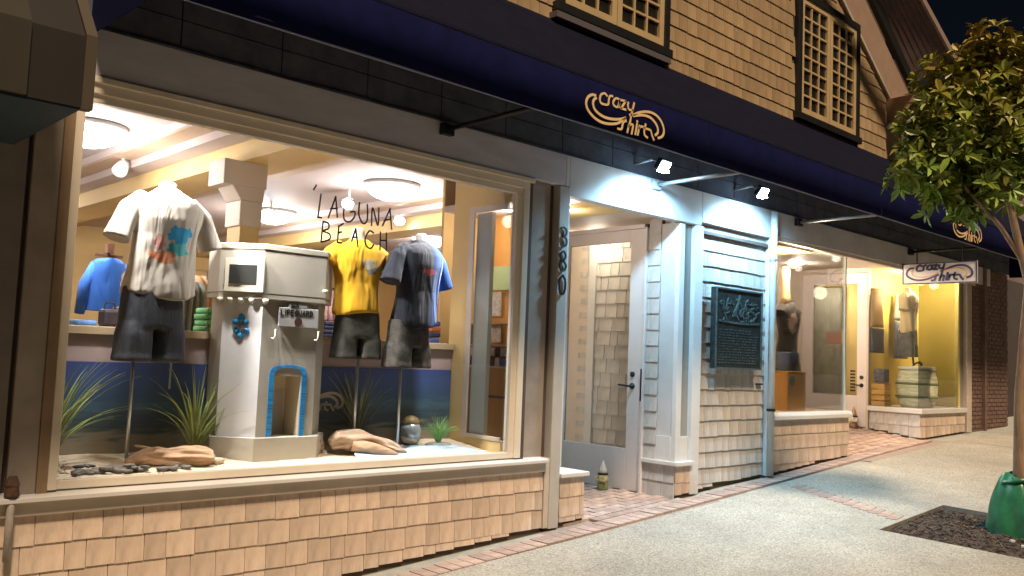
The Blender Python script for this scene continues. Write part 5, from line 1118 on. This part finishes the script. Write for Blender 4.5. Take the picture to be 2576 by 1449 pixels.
# cards and tags on the far wall give the orange and yellow surfaces something to carry
# ------------------------------------------------------------------ small figures by the doors
def gnome(x, y, z, s, label, cols):
    t = thing('garden_figure', label, 'garden figure', (x, y, z))
    MB().lathe([(.062*s,0),(.068*s,.02*s),(.064*s,.08*s),(.05*s,.10*s)], (x,y,z), 16).build('base', cols[0], t, smooth=True)
    MB().lathe([(.05*s,.09*s),(.068*s,.12*s),(.062*s,.17*s),(.05*s,.19*s)], (x,y,z), 16).build('body', cols[1], t, smooth=True)
    MB().lathe([(.060*s,.18*s),(.066*s,.19*s),(.055*s,.205*s)], (x,y,z), 16).build('brim', METB, t, smooth=True)
    MB().lathe([(.054*s,.20*s),(.045*s,.24*s),(.028*s,.29*s),(.008*s,.345*s),(.001,.35*s)], (x,y,z), 16).build('hat', cols[2], t, smooth=True)
    for q in (-1, 1): MB().tube([(x-.02*s, y+q*.062*s, z+.16*s),(x-.045*s, y+q*.075*s, z+.12*s),(x-.06*s, y+q*.02*s, z+.115*s)], [.016*s,.014*s,.012*s], 8).build('arm', cols[1], t, smooth=True)
    for q in (-1, 1): MB().lathe([(.001,-.006*s),(.007*s,0),(.001,.006*s)], (x-.058*s, y+q*.02*s-.01, z+.155*s), 8).build('eye', METB, t)
CRM = mat('cream_ceramic', (.66,.60,.45), .4); OCH = mat('ochre_ceramic', (.50,.42,.20), .4, n=.3, ns=30); GRC = mat('green_ceramic', (.20,.22,.08), .5, n=.3, ns=30)
gnome(6.46, .70, G(6.4,0)+.003, .80, 'cream pointed-hat garden figure standing before the first door', (GRC, OCH, CRM))
gnome(11.80, .80, rec2(11.8,.8)+.003, .85, 'brown and cream garden figure half hidden before the second door', (mat('brown_ceramic', (.20,.11,.07), .5), CRM, mat('tan_ceramic', (.42,.28,.18), .5)))

# ------------------------------------------------------------------ street tree with watering bag
tr = thing('street_tree', 'broad-leaved street tree with pale trunk standing in the tree well', 'tree', (7.70, -2.42, .27))
BK = mat('pale_brown_bark', (.30,.20,.13), .85, n=.35, ns=8, bump=.7, bs=16, stretch=(2,2,.4))
trunk = MB()
trunk.tube([(7.80,-2.40,.20),(7.785,-2.43,.45),(7.764,-2.459,.81),(7.725,-2.478,1.4),(7.71,-2.525,1.95),(7.70,-2.56,2.3),(7.62,-2.51,2.62),(7.53,-2.465,2.98),(7.50,-2.36,3.25),(7.55,-2.28,3.6)], [.052,.046,.040,.036,.035,.034,.03,.027,.022,.014], 12)
trunk.build('trunk', BK, tr, smooth=True)
br = MB()
for P_ in ([(7.64,-2.52,2.5),(7.55,-2.40,2.75),(7.43,-2.25,2.98),(7.33,-2.1,3.2),(7.28,-1.97,3.4)], [(7.53,-2.465,2.98),(7.62,-2.42,3.2),(7.72,-2.42,3.5),(7.82,-2.42,3.9)], [(7.50,-2.36,3.25),(7.46,-2.25,3.5),(7.50,-2.2,3.85),(7.6,-2.22,4.15)], [(7.70,-2.56,2.3),(7.78,-2.62,2.6),(7.84,-2.64,3.0),(7.9,-2.6,3.5)]):
    br.tube(P_, [.022-.0035*i for i in range(len(P_))], 8)
br.build('branches', BK, tr, smooth=True)
CL = [((7.30,-2.18,3.30),.16),((7.36,-2.30,3.55),.17),((7.45,-2.34,3.1),.15),((7.5,-2.42,3.45),.18),((7.55,-2.19,3.72),.30),((7.60,-2.26,4.10),.20),((7.66,-2.30,4.24),.16),((7.36,-1.98,3.58),.22),((7.30,-1.90,3.38),.20),((7.24,-1.86,3.24),.15),((7.44,-2.04,3.16),.20),((7.42,-2.02,3.02),.15),((7.60,-2.18,3.12),.17),((7.60,-2.20,3.05),.11),((7.80,-2.44,3.92),.26),((7.72,-2.32,3.45),.30),((7.50,-2.10,3.42),.24),((7.90,-2.50,3.55),.28),((7.46,-2.10,3.92),.20),((7.95,-2.62,4.05),.22),((7.75,-2.5,3.2),.2),((7.40,-2.00,3.78),.15)]
def leafmat():
    m = mat('glossy_broad_leaf', (.20,.31,.05), .42, n=.45, ns=3.0, rnd=0); t = m.node_tree; L = t.links; b = t.nodes['Principled BSDF']
    a = t.nodes.new('ShaderNodeAttribute'); a.attribute_name = 'leaf_light_tone'; mx = t.nodes.new('ShaderNodeMix'); mx.data_type = 'RGBA'; src = b.inputs['Base Color'].links[0].from_socket
    L.new(a.outputs['Fac'], mx.inputs[0]); L.new(src, mx.inputs[6]); mx.inputs[7].default_value = (.30,.21,.03,1); L.new(mx.outputs[2], b.inputs['Base Color'])
    b.inputs['Transmission Weight'].default_value = 0; return m
lv = MB(); tone = []; random.seed(77)
for (c, r) in CL:
    nw = int(1500*r*r*.62) + 9
    for w_ in range(nw):                                   # whorls of leaves at twig ends
        d_ = Vector((random.gauss(0,1), random.gauss(0,1), random.gauss(0,1))).normalized(); p = Vector(c) + d_*r*random.choice((.4,.7,.9,1.0,1.15,1.4,1.6))
        ax = (d_ + Vector((0,0,.5)) + Vector((random.uniform(-.4,.4), random.uniform(-.4,.4), random.uniform(-.3,.3)))).normalized()
        sd_ = ax.orthogonal().normalized(); n_ = random.randint(5, 8); base_t = random.random()
        for k in range(n_):
            a = 2*PI*k/n_ + random.uniform(-.3,.3); rad = (Matrix.Rotation(a, 3, ax) @ sd_); el = random.uniform(.15, .9)
            dr_ = (rad*math.cos(el) + ax*math.sin(el)).normalized(); l = random.uniform(.075,.135); ww = l*random.uniform(.17,.24)
            side = dr_.cross(ax).normalized()*ww; up_ = side.cross(dr_).normalized()*ww*.5; b0_ = p + dr_*.008
            dn_ = Vector((0,0,-l*random.uniform(.05,.28)))
            lv.add([b0_, b0_+dr_*l*.35+side*.9+up_, b0_+dr_*l*.72+side*.8+up_+dn_*.4, b0_+dr_*l+dn_, b0_+dr_*l*.72-side*.8+up_+dn_*.4, b0_+dr_*l*.35-side*.9+up_, b0_+dr_*l*.52+dn_*.2], [(0,1,6),(1,2,6),(2,3,6),(3,4,6),(4,5,6),(5,0,6)])
            tone += [min(1, max(0, base_t*.4 + (p.z-3.2)*.55 + random.uniform(-.15,.15)))]*6  # random tone, plus warm top and flood-lit green put into leaf colour
me = bpy.data.meshes.new('crown'); me.from_pydata([tuple(p - ORG[tr.name]) for p in lv.v], [], lv.f); me.materials.append(leafmat())
at = me.attributes.new('leaf_light_tone', 'FLOAT', 'FACE'); at.data.foreach_set('value', tone)
cro = bpy.data.objects.new('crown', me); C.objects.link(cro); cro.parent = tr; cro['kind'] = 'stuff'
# watering bag
wb = thing('watering_bag', 'crumpled green plastic watering bag wrapped round the tree trunk', 'watering bag', (7.72, -2.42, .27))
GB = mat('glossy_green_plastic', (.030,.17,.085), .28, n=.35, ns=7, bump=.6, bs=9)
b = MB(); n = 40; vs = []
pr = [(.00,.235),(.06,.24),(.18,.225),(.32,.205),(.42,.175),(.50,.14),(.545,.115),(.56,.10)]
for i, (h, r) in enumerate(pr):
    for k in range(n):
        a = 2*PI*k/n; f = 1 + .07*math.sin(a*5+h*6) + .14*noise.noise((math.cos(a)*2.2, math.sin(a)*2.2, h*6)) + .10*abs(noise.noise((math.cos(a)*4+h*3, math.sin(a)*4, h*5)))
        vs.append((7.79+math.cos(a)*r*f*.92, -2.44+math.sin(a)*r*f*.95, .235+h+.02*math.sin(a*3)*(h > .4)))
b.add(vs, [(i*n+k, i*n+(k+1)%n, (i+1)*n+(k+1)%n, (i+1)*n+k) for i in range(len(pr)-1) for k in range(n)])
o = b.build('bag_skin', GB, wb, smooth=True); s = o.modifiers.new('s', 'SUBSURF'); s.levels = 1; s.render_levels = 2
t = MB(); t.tube([(7.775+.12*math.cos(a), -2.445+.12*math.sin(a), .75+.02*math.sin(a*2)) for a in [i*.5 for i in range(13)]], .016, 8); t.build('rolled_rim', GB, wb, smooth=True)
t = MB(); t.tube([(7.62,-2.58,.70),(7.60,-2.60,.55),(7.61,-2.62,.42)], .012, 6, flat=.4); t.build('strap', METB, wb)

# distant lit street lamp at the right edge
sl = thing('street_lamp', 'glowing white street lamp far down the street at right edge', 'street lamp', (24.5, 1.0, .9))
MB().tube([(24.5,.3,.9),(24.5,.3,4.6)], .06, 8).build('pole', METB, sl)
MB().lathe([(.05,0),(.22,.1),(.26,.25),(.2,.4),(.05,.48)], (24.5,.3,4.55), 16).build('globe', mat('lit_globe', (1,1,1), .4, emit=(.95,1,1), es=14), sl, smooth=True)
light('street_lamp_bulb', 'POINT', (24.5,-.1,4.75), 260, (1,.93,.85), .25)
